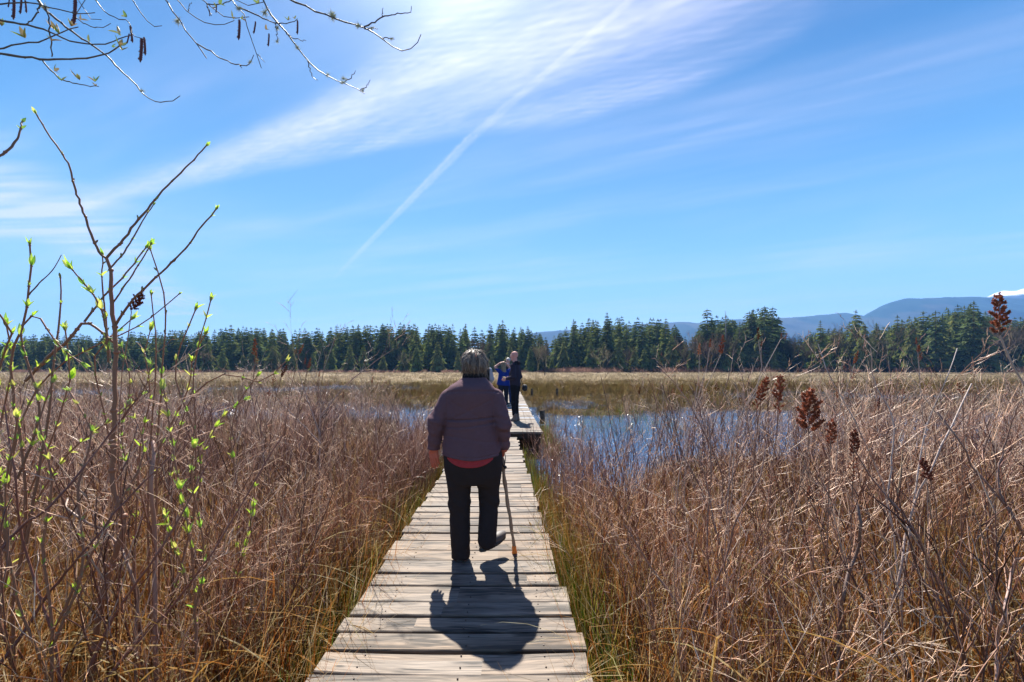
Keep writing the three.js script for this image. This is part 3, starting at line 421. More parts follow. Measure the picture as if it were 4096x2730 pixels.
// --- the walker in the foreground, seen from behind
{
  const r = rng(5), zf = -3.68, X = -0.304;
  const jk = [0.122, 0.070, 0.080], dx = -0.02;
  const P = {
    label: 'person in a purple-grey fleece and black trousers walking away along the boardwalk with a stick', at: [X, DECK, zf], fine: true, cell: 0.011, skin: [0.50, 0.14, 0.085],
    j: { head: [0.004, 1.535, -0.03], neck: [0.0, 1.43, 0.0], armL: [[-0.188, 1.272, 0.0], [-0.292, 1.085, 0.035], [-0.322, 0.872, -0.02], ], armR: [[0.160, 1.272, 0.0], [0.228, 1.075, 0.03], [0.238, 0.868, -0.045]], legL: [[-0.115, 0.80, 0.0], [-0.116, 0.43, -0.015], [-0.102, 0.03, 0.012]], legR: [[0.105, 0.80, 0.0], [0.120, 0.45, -0.055], [0.106, 0.155, 0.035]],
      foot: [[[-0.104, 0.0, 0.055], [-0.13, 0.0, -0.2], [0, 1, 0]], [[0.075, 0.085, 0.055], [0.235, 0.092, -0.115], [-0.12, 1, 0.12]]] },
    torso: [[0.74, dx + 0.006, 0.004, 0.236, 0.196], [0.82, dx + 0.006, 0.004, 0.235, 0.194], [0.90, dx, 0.002, 0.227, 0.186], [1.00, dx - 0.002, -0.005, 0.213, 0.182], [1.09, dx - 0.004, -0.005, 0.207, 0.176], [1.19, dx - 0.003, 0.0, 0.205, 0.172], [1.27, dx, 0.008, 0.205, 0.174], [1.33, dx + 0.002, 0.014, 0.199, 0.168], [1.372, dx + 0.004, 0.016, 0.174, 0.152], [1.402, -0.006, 0.014, 0.140, 0.124], [1.428, 0.0, 0.006, 0.108, 0.094], [1.45, 0.004, 0.0, 0.090, 0.08], [1.49, 0.004, -0.006, 0.086, 0.078]],
    armR: [0.083, 0.066, 0.047], legR: [0.112, 0.084, 0.074], legRr: [0.112, 0.078, 0.072], hips: [[0.60, -0.004, 0.0, 0.17, 0.12], [0.68, -0.004, 0.0, 0.205, 0.145], [0.78, -0.006, 0.0, 0.218, 0.16], [0.9, -0.008, 0.0, 0.216, 0.16]],
    hem: 0.03, cut: (x, y, z) => (x < 0 ? 0.012 : 0.092) - y, trouser: [0.032, 0.025, 0.024], shoe: [0.10, 0.08, 0.07], sole: [0.03, 0.03, 0.028], jacket: jk, jacketHem: 0.845, hemLine: (x, y, z) => 0.838 - 0.026 * Math.exp(-x * x / 0.03), collarTop: 1.444, armBlend: 0.014,
    fold: (x, y, z) => { let d = 0; const back = smooth(-0.05, 0.05, z); const g = (c, w, a) => a * Math.exp(-Math.pow((y - c) / w, 2)); const w = Math.sin(x * 8 + 0.5) * 0.012 + Math.abs(x) * 0.04;
      const mid = 1 - smooth(0.16, 0.215, Math.abs(x + 0.02)); d += back * mid * (g(1.118 + w * 0.8, 0.006, 0.010) - g(1.100 + w * 0.8, 0.012, 0.004) + g(1.062 + w * 1.5, 0.006, 0.006) - g(1.048 + w * 1.5, 0.012, 0.003) + g(0.985 - w * 2.2, 0.010, 0.004) + g(1.20 + x * 0.5, 0.010, 0.0035) + g(1.17 - x * 0.55, 0.010, 0.003));
      d += back * mid * 0.006 * Math.sin((y * 22 + x * 9) + Math.sin(x * 20)) * (1 - smooth(1.1, 1.2, y)) * 0.5;
      d += (1 - smooth(0.003, 0.011, Math.abs(y - (1.338 - 0.25 * Math.max(0, Math.abs(x) - 0.1) ** 1.3)))) * 0.006 * back * (Math.abs(x) < 0.2 ? 1 : 0);   // yoke seam
      d += (1 - smooth(0.002, 0.007, Math.abs(y - 0.860 + 0.026 * Math.exp(-x * x / 0.03)))) * 0.004;                                                                         // hem stitching
      for (const [ax, az] of [[-0.322, -0.02], [0.238, -0.045]]) if (Math.hypot(x - ax, z - az) < 0.1) d += (1 - smooth(0.002, 0.006, Math.abs(y - 0.93))) * 0.003;            // cuffs
      const arm = smooth(0.2, 0.24, Math.abs(x + 0.03)); d += arm * 0.0042 * Math.sin(y * 62 + z * 30 + x * 18 + 3 * fbm(x * 12, y * 12, z * 12, 2)) * (1 - smooth(1.16, 1.24, y)); return d; },
    jacketColor: (x, y, z) => { const k = 0.93 + 0.14 * fbm(x * 40, y * 40, z * 40, 3); return [jk[0] * k, jk[1] * k, jk[2] * k]; },
    hands: [[[-0.322, 0.885, -0.022], [0.03, -1, -0.02], [-0.35, 0, 0.92], -1, 0.16, 1.0], [[0.238, 0.872, -0.05], [-0.05, -0.62, -0.72], [0.78, 0.1, 0.3], 1, 1.15, 0.95]],
  };
  const { o, hands } = person(P);
  // black collar, red shirt hem
  const collar = loft([[1.415, 0.0, 0.0, 0.112, 0.1], [1.445, 0.002, -0.004, 0.094, 0.086], [1.485, 0.004, -0.01, 0.088, 0.08]]);
  part('collar', net((x, y, z) => smax(smax(collar(x, y, z), 1.428 + 0.12 * Math.max(0, -z) - y, 0.004), y - 1.478, 0.008), [-0.16, 1.38, -0.16], [0.16, 1.52, 0.16], 0.006, () => [0.012, 0.011, 0.013]), cloth({ sheen: 0.2 }), o);
  const shirt = loft([[0.70, -0.010, 0.004, 0.222, 0.178], [0.80, -0.010, 0.004, 0.223, 0.177], [0.92, -0.012, 0.0, 0.205, 0.160]]);
  part('shirt', net((x, y, z) => { const u = (x + 0.02) / 0.20, low = 0.758 + 0.072 * Math.pow(Math.abs(u), 2.6) + 0.03 * smooth(0.05, -0.1, z); let d = shirt(x, y, z) + 0.004 * (fbm(x * 12, y * 16, z * 12, 2) - 0.5) + (1 - smooth(0.0015, 0.006, Math.abs(y - low - 0.022))) * 0.003; return smax(d, low - y, 0.005); }, [-0.28, 0.70, -0.22], [0.28, 0.90, 0.23], 0.0065, (x, y, z) => { const k = 0.9 + 0.2 * fbm(x * 40, y * 40, z * 40, 2); return [0.36 * k, 0.045 * k, 0.05 * k]; }), cloth(), o);
  const hc = [0.004, 1.555, -0.022], crown = ell([hc[0], 1.570, hc[2]], [0.096, 0.096, 0.108]), nape = ell([hc[0] + 0.002, 1.513, 0.012], [0.094, 0.068, 0.080]), face = ell([hc[0], 1.50, -0.125], [0.075, 0.11, 0.06]);
  hairOn(o, hc, (x, y, z) => { const th = Math.atan2(x - hc[0], z - hc[2]), dy = y - hc[1]; let d = smin(crown(x, y, z), nape(x, y, z), 0.04); d += 0.034 * (fbm(th * 3 + dy * 8, dy * 13, 1, 3) - 0.5) + 0.013 * (fbm(th * 16 + dy * 22, dy * 12, 4, 2) - 0.5) + 0.006 * (fbm(th * 38 + dy * 20, dy * 12, 7, 2) - 0.5); return smax(d, -face(x, y, z), 0.02); }, [[-0.13, 1.42, -0.16], [0.14, 1.69, 0.14]], 0.0042, [[0.06, 0.04, 0.027], [0.31, 0.23, 0.165]], { n: 950, out: 0.5, len: 0.055, r: 0.0015, skip: (p) => p.z < -0.07 && p.y < 1.56 }, r);

  // walking stick: twisted wood, cord and toggle, orange rubber foot
  const top = V(0.236, 0.895, -0.105), tip = V(0.322, 0.035, -0.10), g = hands[1].grip; top.set(g.x - 0.004, 0.9, g.z - 0.004);
  const st = thing('walking_stick', 'twisted brown wooden walking stick with an orange rubber foot held in the right hand', 'walking stick', [X + tip.x, DECK, zf + tip.z]);
  const L = (v) => v.clone().sub(V(tip.x, 0, tip.z)), mb = new MB(), pts = [], rad = []; for (let k = 0; k <= 44; k++) { const f = k / 44, p = L(tip).lerp(L(top), f); p.add(V(Math.sin(f * 26) * 0.002 + Math.sin(f * 9) * 0.002, 0, Math.cos(f * 26) * 0.002)); pts.push(p); rad.push(lerp(0.0125, 0.0165, f) * (f > 0.80 ? 1.2 : 1) * (1 + 0.06 * Math.sin(f * 40 + 1) + 0.04 * Math.sin(f * 93))); }
  pts.push(pts[44].clone().add(V(0, 0.006, 0))); rad.push(0.008);
  mb.tube(pts, rad, 10, [0.36, 0.23, 0.14], [0.22, 0.145, 0.09], (f, th, l) => 1 + 0.16 * Math.sin(th * 2 + l * 38)); part('shaft', mb.geo(), vmat({ roughness: 0.55, bumpMap: woodBump, bumpScale: 0.001 }), st);
  const ft = part('rubber_foot', lathe([[0, -0.035], [0.021, -0.035], [0.023, -0.028], [0.0195, -0.02], [0.0185, 0.0], [0.0175, 0.022], [0.013, 0.026]], 14), mat([0.85, 0.22, 0.02], { roughness: 0.5 }), st); ft.position.set(0, 0.037, 0); ft.rotation.z = 0.1;
  const cd = new MB(), a = L(top.clone().add(V(0.02, -0.06, 0.01))); cd.tube(bend([a, a.clone().add(V(0.022, -0.02, 0.012)), a.clone().add(V(0.028, -0.07, 0.014)), a.clone().add(V(0.012, -0.125, 0.012)), a.clone().add(V(0.002, -0.07, 0.016)), a.clone().add(V(0.004, -0.01, 0.014))], 22, r), 0.0035, 6, [0.012, 0.012, 0.012]); part('wrist_cord', cd.geo(), vmat({ roughness: 0.8 }), st);
  const tg = new MB(); tg.blob(a.clone().add(V(0.028, -0.132, 0.014)), 0.012, 0.014, 0.012, [0.014, 0.014, 0.015], 9); tg.tube([a.clone().add(V(0.012, -0.125, 0.012)), a.clone().add(V(0.028, -0.132, 0.014))], 0.004, 6, [0.014, 0.014, 0.015]); part('toggle', tg.geo(), vmat({ roughness: 0.35 }), st);
}
// --- shared proportions for the standing group
const scaleRows = (rows, k) => rows.map(([y, x, z, a, b]) => [y * k, x, z, a, b]);
function standing(o) {
  const H = o.H, k = H / 1.8, q = (a) => a.map((v) => v.map((n, i) => i === 1 ? n * k : n));
  return { skin: [0.50, 0.27, 0.20], hem: 0.06, cell: 0.015, armR: [0.068, 0.056, 0.042], legR: [0.086, 0.064, 0.05], torso: scaleRows(o.torso ?? [[0.92, 0, 0, 0.17, 0.125], [1.0, 0, 0, 0.168, 0.125], [1.15, 0, 0, 0.17, 0.125], [1.32, 0, 0, 0.18, 0.12], [1.42, 0, 0.005, 0.165, 0.1], [1.48, 0, 0.005, 0.1, 0.08], [1.54, 0, -0.005, 0.07, 0.068]], k), hips: scaleRows([[0.74, 0, 0, 0.14, 0.1], [0.86, 0, 0, 0.168, 0.12], [0.97, 0, 0, 0.165, 0.118]], k), collarTop: 1.52 * k, jacketHem: 0.9 * k, armBlend: 0.04,
    ...o, j: { head: [0, 1.685 * k, -0.03], neck: [0, 1.52 * k, 0], legL: q([[-0.09, 0.88, 0], [-0.1, 0.48, -0.01], [-0.1, 0.08, 0.01]]), legR: q([[0.09, 0.88, 0], [0.1, 0.48, -0.01], [0.1, 0.08, 0.01]]), foot: [[[-0.1, 0, 0.06], [-0.12, 0, -0.19], [0, 1, 0]], [[0.1, 0, 0.06], [0.12, 0, -0.19], [0, 1, 0]]], armL: q(o.armL), armR: q(o.armR_) }, hands: o.handSpec(k) };
}
{ // bald man with a cup, seen from his left rear, looking left
  const r = rng(8);
  const P = standing({ H: 1.82, label: 'person in a dark hooded jacket and brown boots holding a yellow cup on the platform', at: [0.085, PLAT, -12.1], turn: 1.22, jacket: [0.030, 0.026, 0.040], trouser: [0.012, 0.012, 0.014], boot: 0.17, shoe: [0.13, 0.105, 0.085], sole: [0.06, 0.05, 0.045], skin: [0.55, 0.27, 0.22], headYaw: 0.1,
    armL: [[-0.19, 1.42, 0.0], [-0.235, 1.14, 0.05], [-0.17, 1.09, -0.19]], armR_: [[0.19, 1.42, 0.0], [0.235, 1.14, 0.05], [0.14, 1.10, -0.18]],
    handSpec: (k) => [[[-0.165, 1.09 * k, -0.2], [0.25, 0.12, -0.95], [-0.7, 0.6, 0], 1, 0.75, 1], [[0.14, 1.1 * k, -0.185], [-0.3, 0.1, -0.9], [0.8, 0.4, 0], -1, 0.8, 1]] });
  P.torso = scaleRows([[0.90, 0, 0, 0.175, 0.135], [1.0, 0, 0, 0.175, 0.14], [1.15, 0, -0.01, 0.178, 0.138], [1.32, 0, 0, 0.182, 0.125], [1.42, 0, 0.005, 0.165, 0.105], [1.48, 0, 0.01, 0.11, 0.095], [1.54, 0, 0.01, 0.09, 0.085]], 1.011); P.hem = 0.15;
  const { o, hands } = person(P); o.rotation.y = 1.22;
  const hood = loft([[1.46, 0, 0.03, 0.12, 0.085], [1.51, 0, 0.05, 0.125, 0.085], [1.565, 0, 0.06, 0.1, 0.06]]);
  part('hood', net((x, y, z) => smax(hood(x, y, z) + 0.006 * Math.sin(x * 60 + y * 30), -ell([0, 1.60, -0.02], [0.078, 0.11, 0.09])(x, y, z), 0.012), [-0.18, 1.42, -0.1], [0.18, 1.62, 0.18], 0.01, () => [0.016, 0.015, 0.022]), cloth(), o);
  const gl = new MB(), h = P.j.head; for (const s of [-1, 1]) { const ring = []; for (let k = 0; k <= 14; k++) { const t = k / 14 * 6.283; ring.push(V(s * 0.034 + Math.cos(t) * 0.024, h[1] + 0.003 + Math.sin(t) * 0.017, h[2] - 0.108)); } gl.tube(ring, 0.0022, 5, [0.03, 0.03, 0.03]); gl.tube([V(s * 0.058, h[1] + 0.008, h[2] - 0.108), V(s * 0.082, h[1] + 0.006, h[2] + 0.01)], 0.0025, 5, [0.03, 0.03, 0.03]); } gl.tube([V(-0.01, h[1] + 0.006, h[2] - 0.11), V(0.01, h[1] + 0.006, h[2] - 0.11)], 0.0022, 5, [0.03, 0.03, 0.03]); part('glasses', gl.geo(), vmat({ roughness: 0.3 }), o);
  o.updateMatrixWorld(true);
  const c = hands[0].grip.clone().applyMatrix4(o.matrixWorld), cup = thing('beer_cup', 'small clear cup of yellow beer held by the person in the hooded jacket', 'cup', [c.x, c.y - 0.02, c.z]);
  part('cup_wall', lathe([[0.0, -0.03], [0.030, -0.03], [0.040, 0.088], [0.0385, 0.088], [0.0285, -0.028], [0, -0.028]], 18), mat([0.9, 0.85, 0.7], { roughness: 0.12, transmission: 0.8 }), cup); part('beer', lathe([[0, -0.027], [0.028, -0.027], [0.036, 0.066], [0, 0.066]], 18), mat([0.85, 0.5, 0.08], { roughness: 0.25, transmission: 0.45 }), cup); part('foam', lathe([[0, 0.0665], [0.0362, 0.0665], [0.037, 0.078], [0.02, 0.083], [0, 0.084]], 18), mat([0.85, 0.78, 0.62]), cup);
  const bag = thing('shoulder_bag', 'small black bag hanging at the hip of the person with the cup', 'bag', [0.335, PLAT + 0.86, -12.2]), bb = new MB(); bb.blob(V(0, 0, 0), 0.075, 0.095, 0.11, [0.012, 0.012, 0.013], 12); part('pouch', bb.geo(), vmat({ roughness: 0.8 }), bag);
  const sp = new MB(); sp.tube(bend([V(-0.05, 0.08, 0), V(-0.12, 0.3, 0.02), V(-0.22, 0.58, 0.05), V(-0.32, 0.66, 0)], 14, r), 0.009, 5, [0.02, 0.02, 0.022]); part('strap', sp.geo(), vmat({ roughness: 0.8 }), bag);
}
{ // woman in blue with raised arms, seen from behind
  const r = rng(9), k = 1.62 / 1.8;
  const P = standing({ H: 1.62, label: 'person in a bright blue jacket with both arms raised, seen from behind', at: [-0.31, PLAT - 0.02, -16.9], turn: 0.12, jacket: [0.012, 0.03, 0.17], trouser: [0.016, 0.018, 0.028], shoe: [0.02, 0.02, 0.022], sole: [0.3, 0.3, 0.3],
    armL: [[-0.17, 1.42, 0.0], [-0.30, 1.58, -0.06], [-0.12, 1.74, -0.13]], armR_: [[0.17, 1.42, 0.0], [0.26, 1.52, -0.12], [0.1, 1.74, -0.17]],
    handSpec: (q) => [[[-0.115, 1.745 * q, -0.135], [0.75, 0.3, -0.3], [-0.3, 0.6, 0.5], 1, 0.7, 0.9], [[0.1, 1.74 * q, -0.175], [-0.75, 0.3, -0.3], [0.3, 0.6, 0.5], -1, 0.7, 0.9]] });
  P.torso = scaleRows([[0.80, 0, 0, 0.255, 0.18], [0.95, 0, 0, 0.235, 0.17], [1.15, 0, 0, 0.2, 0.15], [1.32, 0, 0, 0.185, 0.13], [1.42, 0, 0, 0.16, 0.1], [1.48, 0, 0, 0.1, 0.08], [1.54, 0, 0, 0.075, 0.07]], k); P.jacketHem = 0.81 * k; P.legR = [0.1, 0.078, 0.062]; P.hips = scaleRows([[0.72, 0, 0, 0.15, 0.11], [0.86, 0, 0, 0.19, 0.14], [0.97, 0, 0, 0.17, 0.12]], k);
  P.hemLine = (x) => (0.83 - 0.12 * (x - 0.02)) * k;
  const { o } = person(P), hc = [0, P.j.head[1], -0.03], cr = ell([0, hc[1] + 0.012, -0.015], [0.092, 0.1, 0.105]), tail = loft([[1.22 * k, 0.03, 0.085, 0.05, 0.022], [1.34 * k, 0.015, 0.085, 0.07, 0.03], [1.5 * k, 0.0, 0.06, 0.085, 0.045], [1.66 * k, 0, 0.02, 0.08, 0.07]]), face = ell([0, hc[1] - 0.05, -0.13], [0.07, 0.11, 0.07]);
  hairOn(o, hc, (x, y, z) => { const th = Math.atan2(x, z + 0.03); return smax(smin(cr(x, y, z), tail(x, y, z), 0.04) + 0.014 * (fbm(th * 14, y * 9, 2, 2) - 0.5), -face(x, y, z), 0.02); }, [[-0.14, 1.07, -0.17], [0.15, 1.66, 0.16]], 0.009, [[0.11, 0.07, 0.04], [0.36, 0.26, 0.15]], { n: 130, out: 0.25, len: 0.08, r: 0.003, skip: (p) => p.z < -0.08 }, r);
  const c = thing('camera', 'small dark camera held up to the face of the person in blue', 'camera', [-0.31, PLAT + 1.53, -17.1]), cb = new MB(); part('camera_body', new THREE.BoxGeometry(0.12, 0.075, 0.05), mat([0.02, 0.02, 0.022], { roughness: 0.5 }), c); const le = part('lens', new THREE.CylinderGeometry(0.03, 0.032, 0.07, 16), mat([0.015, 0.015, 0.016], { roughness: 0.3 }), c); le.rotation.x = Math.PI / 2; le.position.z = -0.058;
}
{ // grey-haired bearded man facing the viewer
  const r = rng(10);
  const P = standing({ H: 1.76, label: 'person in dark clothes facing the viewer between the blue and the hooded jackets', at: [-0.14, PLAT - 0.02, -17.75], turn: 2.5, jacket: [0.018, 0.018, 0.022], trouser: [0.015, 0.03, 0.09], shoe: [0.02, 0.02, 0.02], sole: [0.25, 0.25, 0.25], skin: [0.5, 0.27, 0.2], headYaw: -0.15,
    armL: [[-0.19, 1.42, 0.0], [-0.24, 1.15, 0.02], [-0.22, 0.93, -0.08]], armR_: [[0.19, 1.42, 0.0], [0.24, 1.15, 0.02], [0.22, 0.93, -0.08]],
    handSpec: (k) => [[[-0.22, 0.93 * k, -0.085], [0.02, -1, -0.15], [-1, 0, 0.2], 1, 0.3, 1], [[0.22, 0.93 * k, -0.085], [-0.02, -1, -0.15], [1, 0, 0.2], -1, 0.3, 1]] });
  const { o, hd } = person(P), h = P.j.head, cap = ell([h[0], h[1] + 0.042, h[2] + 0.022], [0.084, 0.092, 0.1]), face = ell([h[0], h[1] - 0.03, h[2] - 0.11], [0.075, 0.1, 0.07]);
  hairOn(o, h, (x, y, z) => smax(smax(cap(x, y, z) + 0.008 * (fbm(x * 60, y * 60, z * 60, 2) - 0.5), -face(x, y, z), 0.015), h[1] - 0.05 - y, 0.02), [[-0.13, 1.55, -0.17], [0.13, 1.85, 0.14]], 0.009, [[0.3, 0.27, 0.24], [0.6, 0.57, 0.53]], null, r);
  const jaw = ell([h[0], h[1] - 0.085, h[2] - 0.045], [0.062, 0.052, 0.062]);
  hairOn(o, h, (x, y, z) => smax(jaw(x, y, z) + 0.006 * (fbm(x * 70, y * 70, z * 70, 2) - 0.5), y - h[1] + 0.055, 0.01), [[-0.1, 1.48, -0.17], [0.1, 1.66, 0.1]], 0.008, [[0.35, 0.32, 0.29], [0.62, 0.6, 0.57]], null, r, 'beard');
}
{ // person mostly hidden behind the walker's head: grey sleeve and black vest
  const r = rng(12), k = 1.68 / 1.8, g = [0.34, 0.36, 0.40], b = [0.014, 0.014, 0.016];
  const P = standing({ H: 1.68, label: 'person in a grey top and black vest mostly hidden behind the walker', at: [-0.775, PLAT, -12.35], turn: 0.25, jacket: g, trouser: [0.03, 0.035, 0.05], shoe: [0.03, 0.03, 0.03],
    armL: [[-0.18, 1.42, 0.0], [-0.23, 1.16, 0.03], [-0.2, 1.02, -0.16]], armR_: [[0.18, 1.42, 0.0], [0.245, 1.16, 0.02], [0.2, 0.98, -0.16]],
    handSpec: (q) => [[[-0.2, 1.02 * q, -0.17], [0.4, 0, -0.9], [-0.6, 0.6, 0], 1, 0.6, 0.95], [[0.2, 0.98 * q, -0.17], [-0.4, 0, -0.9], [0.6, 0.6, 0], -1, 0.6, 0.95]], jacketColor: (x, y) => Math.abs(x) > 0.165 || y < 0.9 ? g : b });
  const { o } = person(P), h = P.j.head, cap = ell([h[0], h[1] + 0.03, h[2] + 0.015], [0.086, 0.096, 0.104]), face = ell([h[0], h[1] - 0.04, h[2] - 0.115], [0.075, 0.11, 0.075]);
  hairOn(o, h, (x, y, z) => smax(cap(x, y, z), -face(x, y, z), 0.015), [[-0.13, 1.4, -0.17], [0.13, 1.75, 0.14]], 0.01, [[0.08, 0.06, 0.045], [0.2, 0.15, 0.11]], null, r);
}

// ------------------------------------------------------------------ far forest
const barkMat = mat([0.10, 0.075, 0.06]), needleMats = [[0.135, 0.165, 0.045], [0.115, 0.150, 0.048], [0.155, 0.172, 0.058], [0.085, 0.115, 0.045]].map((c) => vmat({ color: rgb(...c), roughness: 0.95, specularIntensity: 0.1, transmission: 0.4, thickness: 0 }));
// crowns are one unit tall: whorls of drooping ragged boughs; wide, gaps and droop differ by kind
function coniferCrown(seed, o) {
  const r = rng(seed), mb = new MB(), L = o.levels;
  for (let k = 0; k < L; k++) {
    const y = lerp(o.from, 0.985, Math.pow((k + r() * 0.8) / L, 0.92)), prof = Math.pow(clamp((1 - y) / (1 - o.from)), o.pow), R = (o.wide * prof + 0.012) * (0.75 + 0.45 * r()), nb = Math.max(4, Math.round(o.boughs * (0.5 + 0.6 * prof)));
    for (let b = 0; b < nb; b++) {
      if (r() < o.gaps) continue;
      const a = (b + r()) / nb * 6.283 + k * 1.7, len = R * (0.6 + 0.5 * r()), ca = Math.cos(a), sa = Math.sin(a), tint = 0.65 + 0.75 * r(), col = [tint * (0.9 + 0.25 * r()), tint, tint * 0.9], up = o.rise * (0.5 + r());
      const P = (f, side, dn = 0) => V(ca * len * f - sa * side, y + up * len * f - o.droop * len * f * f - dn, sa * len * f + ca * side), n = 3, w = len * o.spray;
      for (let q = 0; q < n; q++) { const f0 = 0.12 + 0.3 * q, f1 = f0 + 0.36 + 0.12 * r(), ww = w * (1 - 0.22 * q) * (0.6 + 0.8 * r()), hang = len * o.hang * (0.5 + r());
        mb.tri(P(f0, 0), P(f0 + 0.12, ww), P(f1, ww * 0.45, hang * 0.5), col); mb.tri(P(f0, 0), P(f0 + 0.12, -ww), P(f1, -ww * 0.45, hang * 0.5), col); mb.tri(P(f0, 0, -0.002), P(f1 + 0.1, 0), P(f0 + 0.2, (r() - 0.5) * ww, hang), col); }
    }
  }
  for (let k = 0; k < 5; k++) { const a = k * 1.256; mb.tri(V(0, 1, 0), V(Math.cos(a) * 0.008, 0.95, Math.sin(a) * 0.008), V(Math.cos(a + 1.2) * 0.008, 0.95, Math.sin(a + 1.2) * 0.008), [1, 1, 1]); }
  return mb.geo();
}
const trunkGeo = new THREE.CylinderGeometry(0.0025, 0.014, 0.98, 7); trunkGeo.translate(0, 0.49, 0);
const KIND = {
  fir: [1, 2, 3, 4].map((k) => coniferCrown(100 + k, { levels: 30, from: 0.05, wide: 0.2, pow: 0.82, boughs: 10, gaps: 0.06, rise: 0.12, droop: 0.35, spray: 0.40, hang: 0.30 })),
  cedar: [1, 2, 3].map((k) => coniferCrown(200 + k, { levels: 24, from: 0.02, wide: 0.20, pow: 0.62, boughs: 10, gaps: 0.05, rise: -0.1, droop: 0.5, spray: 0.42, hang: 0.42 })),
  old: [1, 2, 3].map((k) => coniferCrown(300 + k, { levels: 20, from: 0.16, wide: 0.175, pow: 0.5, boughs: 9, gaps: 0.2, rise: 0.2, droop: 0.45, spray: 0.40, hang: 0.24 })),
  narrow: [1, 2].map((k) => coniferCrown(400 + k, { levels: 26, from: 0.12, wide: 0.14, pow: 0.8, boughs: 8, gaps: 0.12, rise: 0.1, droop: 0.4, spray: 0.42, hang: 0.34 })),
};
function alderCrown(seed) {
  const r = rng(seed), mb = new MB();
  const grow = (p, d, len, rad, lv) => { const c = [0.30 + 0.12 * r(), 0.26 + 0.1 * r(), 0.22 + 0.09 * r()]; const q = p.clone().addScaledVector(d, len), s = d.clone().cross(V(r() - 0.5, r() - 0.5, r() - 0.5)).normalize(); mb.ribbon([p, p.clone().lerp(q, 0.5).add(V((r() - 0.5) * len * 0.1, 0, (r() - 0.5) * len * 0.1)), q], [rad, rad * 0.8, rad * 0.5], s, c, c); if (lv === 0) return; const n = lv > 2 ? 5 : 4; for (let k = 0; k < n; k++) { const f = 0.3 + 0.7 * (k + r()) / n; grow(p.clone().lerp(q, Math.min(1, f)), d.clone().add(V((r() - 0.5) * 1.3, (r() - 0.25) * 0.7, (r() - 0.5) * 1.3)).normalize(), len * (0.42 + 0.25 * r()), rad * 0.55, lv - 1); } };
  for (let k = 0; k < 4; k++) grow(V((r() - 0.5) * 0.06, 0.04 + r() * 0.18, (r() - 0.5) * 0.06), V((r() - 0.5) * 0.5, 1, (r() - 0.5) * 0.5).normalize(), 0.42 + r() * 0.15, 0.014, 4);
  return mb.geo();
}
KIND.alder = [1, 2, 3].map((k) => alderCrown(500 + k));
const alderMats = [vmat({ color: rgb(0.62, 0.58, 0.52) }), vmat({ color: rgb(0.55, 0.46, 0.40) }), vmat({ color: rgb(0.55, 0.56, 0.42) })];
const skyline = [[-900, 800], [-100, 800], [60, 774], [160, 771], [300, 766], [460, 760], [520, 755], [640, 760], [740, 754], [800, 752], [880, 749], [960, 750], [1060, 747], [1150, 746], [1230, 762], [1262, 785], [1300, 748], [1350, 738], [1420, 734], [1500, 735], [1550, 745], [1568, 775], [1610, 752], [1640, 730], [1700, 735], [1745, 712], [1790, 715], [1803, 775], [1830, 782], [1880, 762], [1930, 755], [1965, 730], [2000, 752], [2060, 748], [2110, 722], [2160, 715], [2230, 705], [2262, 720], [2300, 735], [2360, 732], [2800, 730], [3300, 740]];
const topAt = (px) => { let k = 0; while (k < skyline.length - 2 && px > skyline[k + 1][0]) k++; return lerp(skyline[k][1], skyline[k + 1][1], clamp((px - skyline[k][0]) / (skyline[k + 1][0] - skyline[k][0]))); };
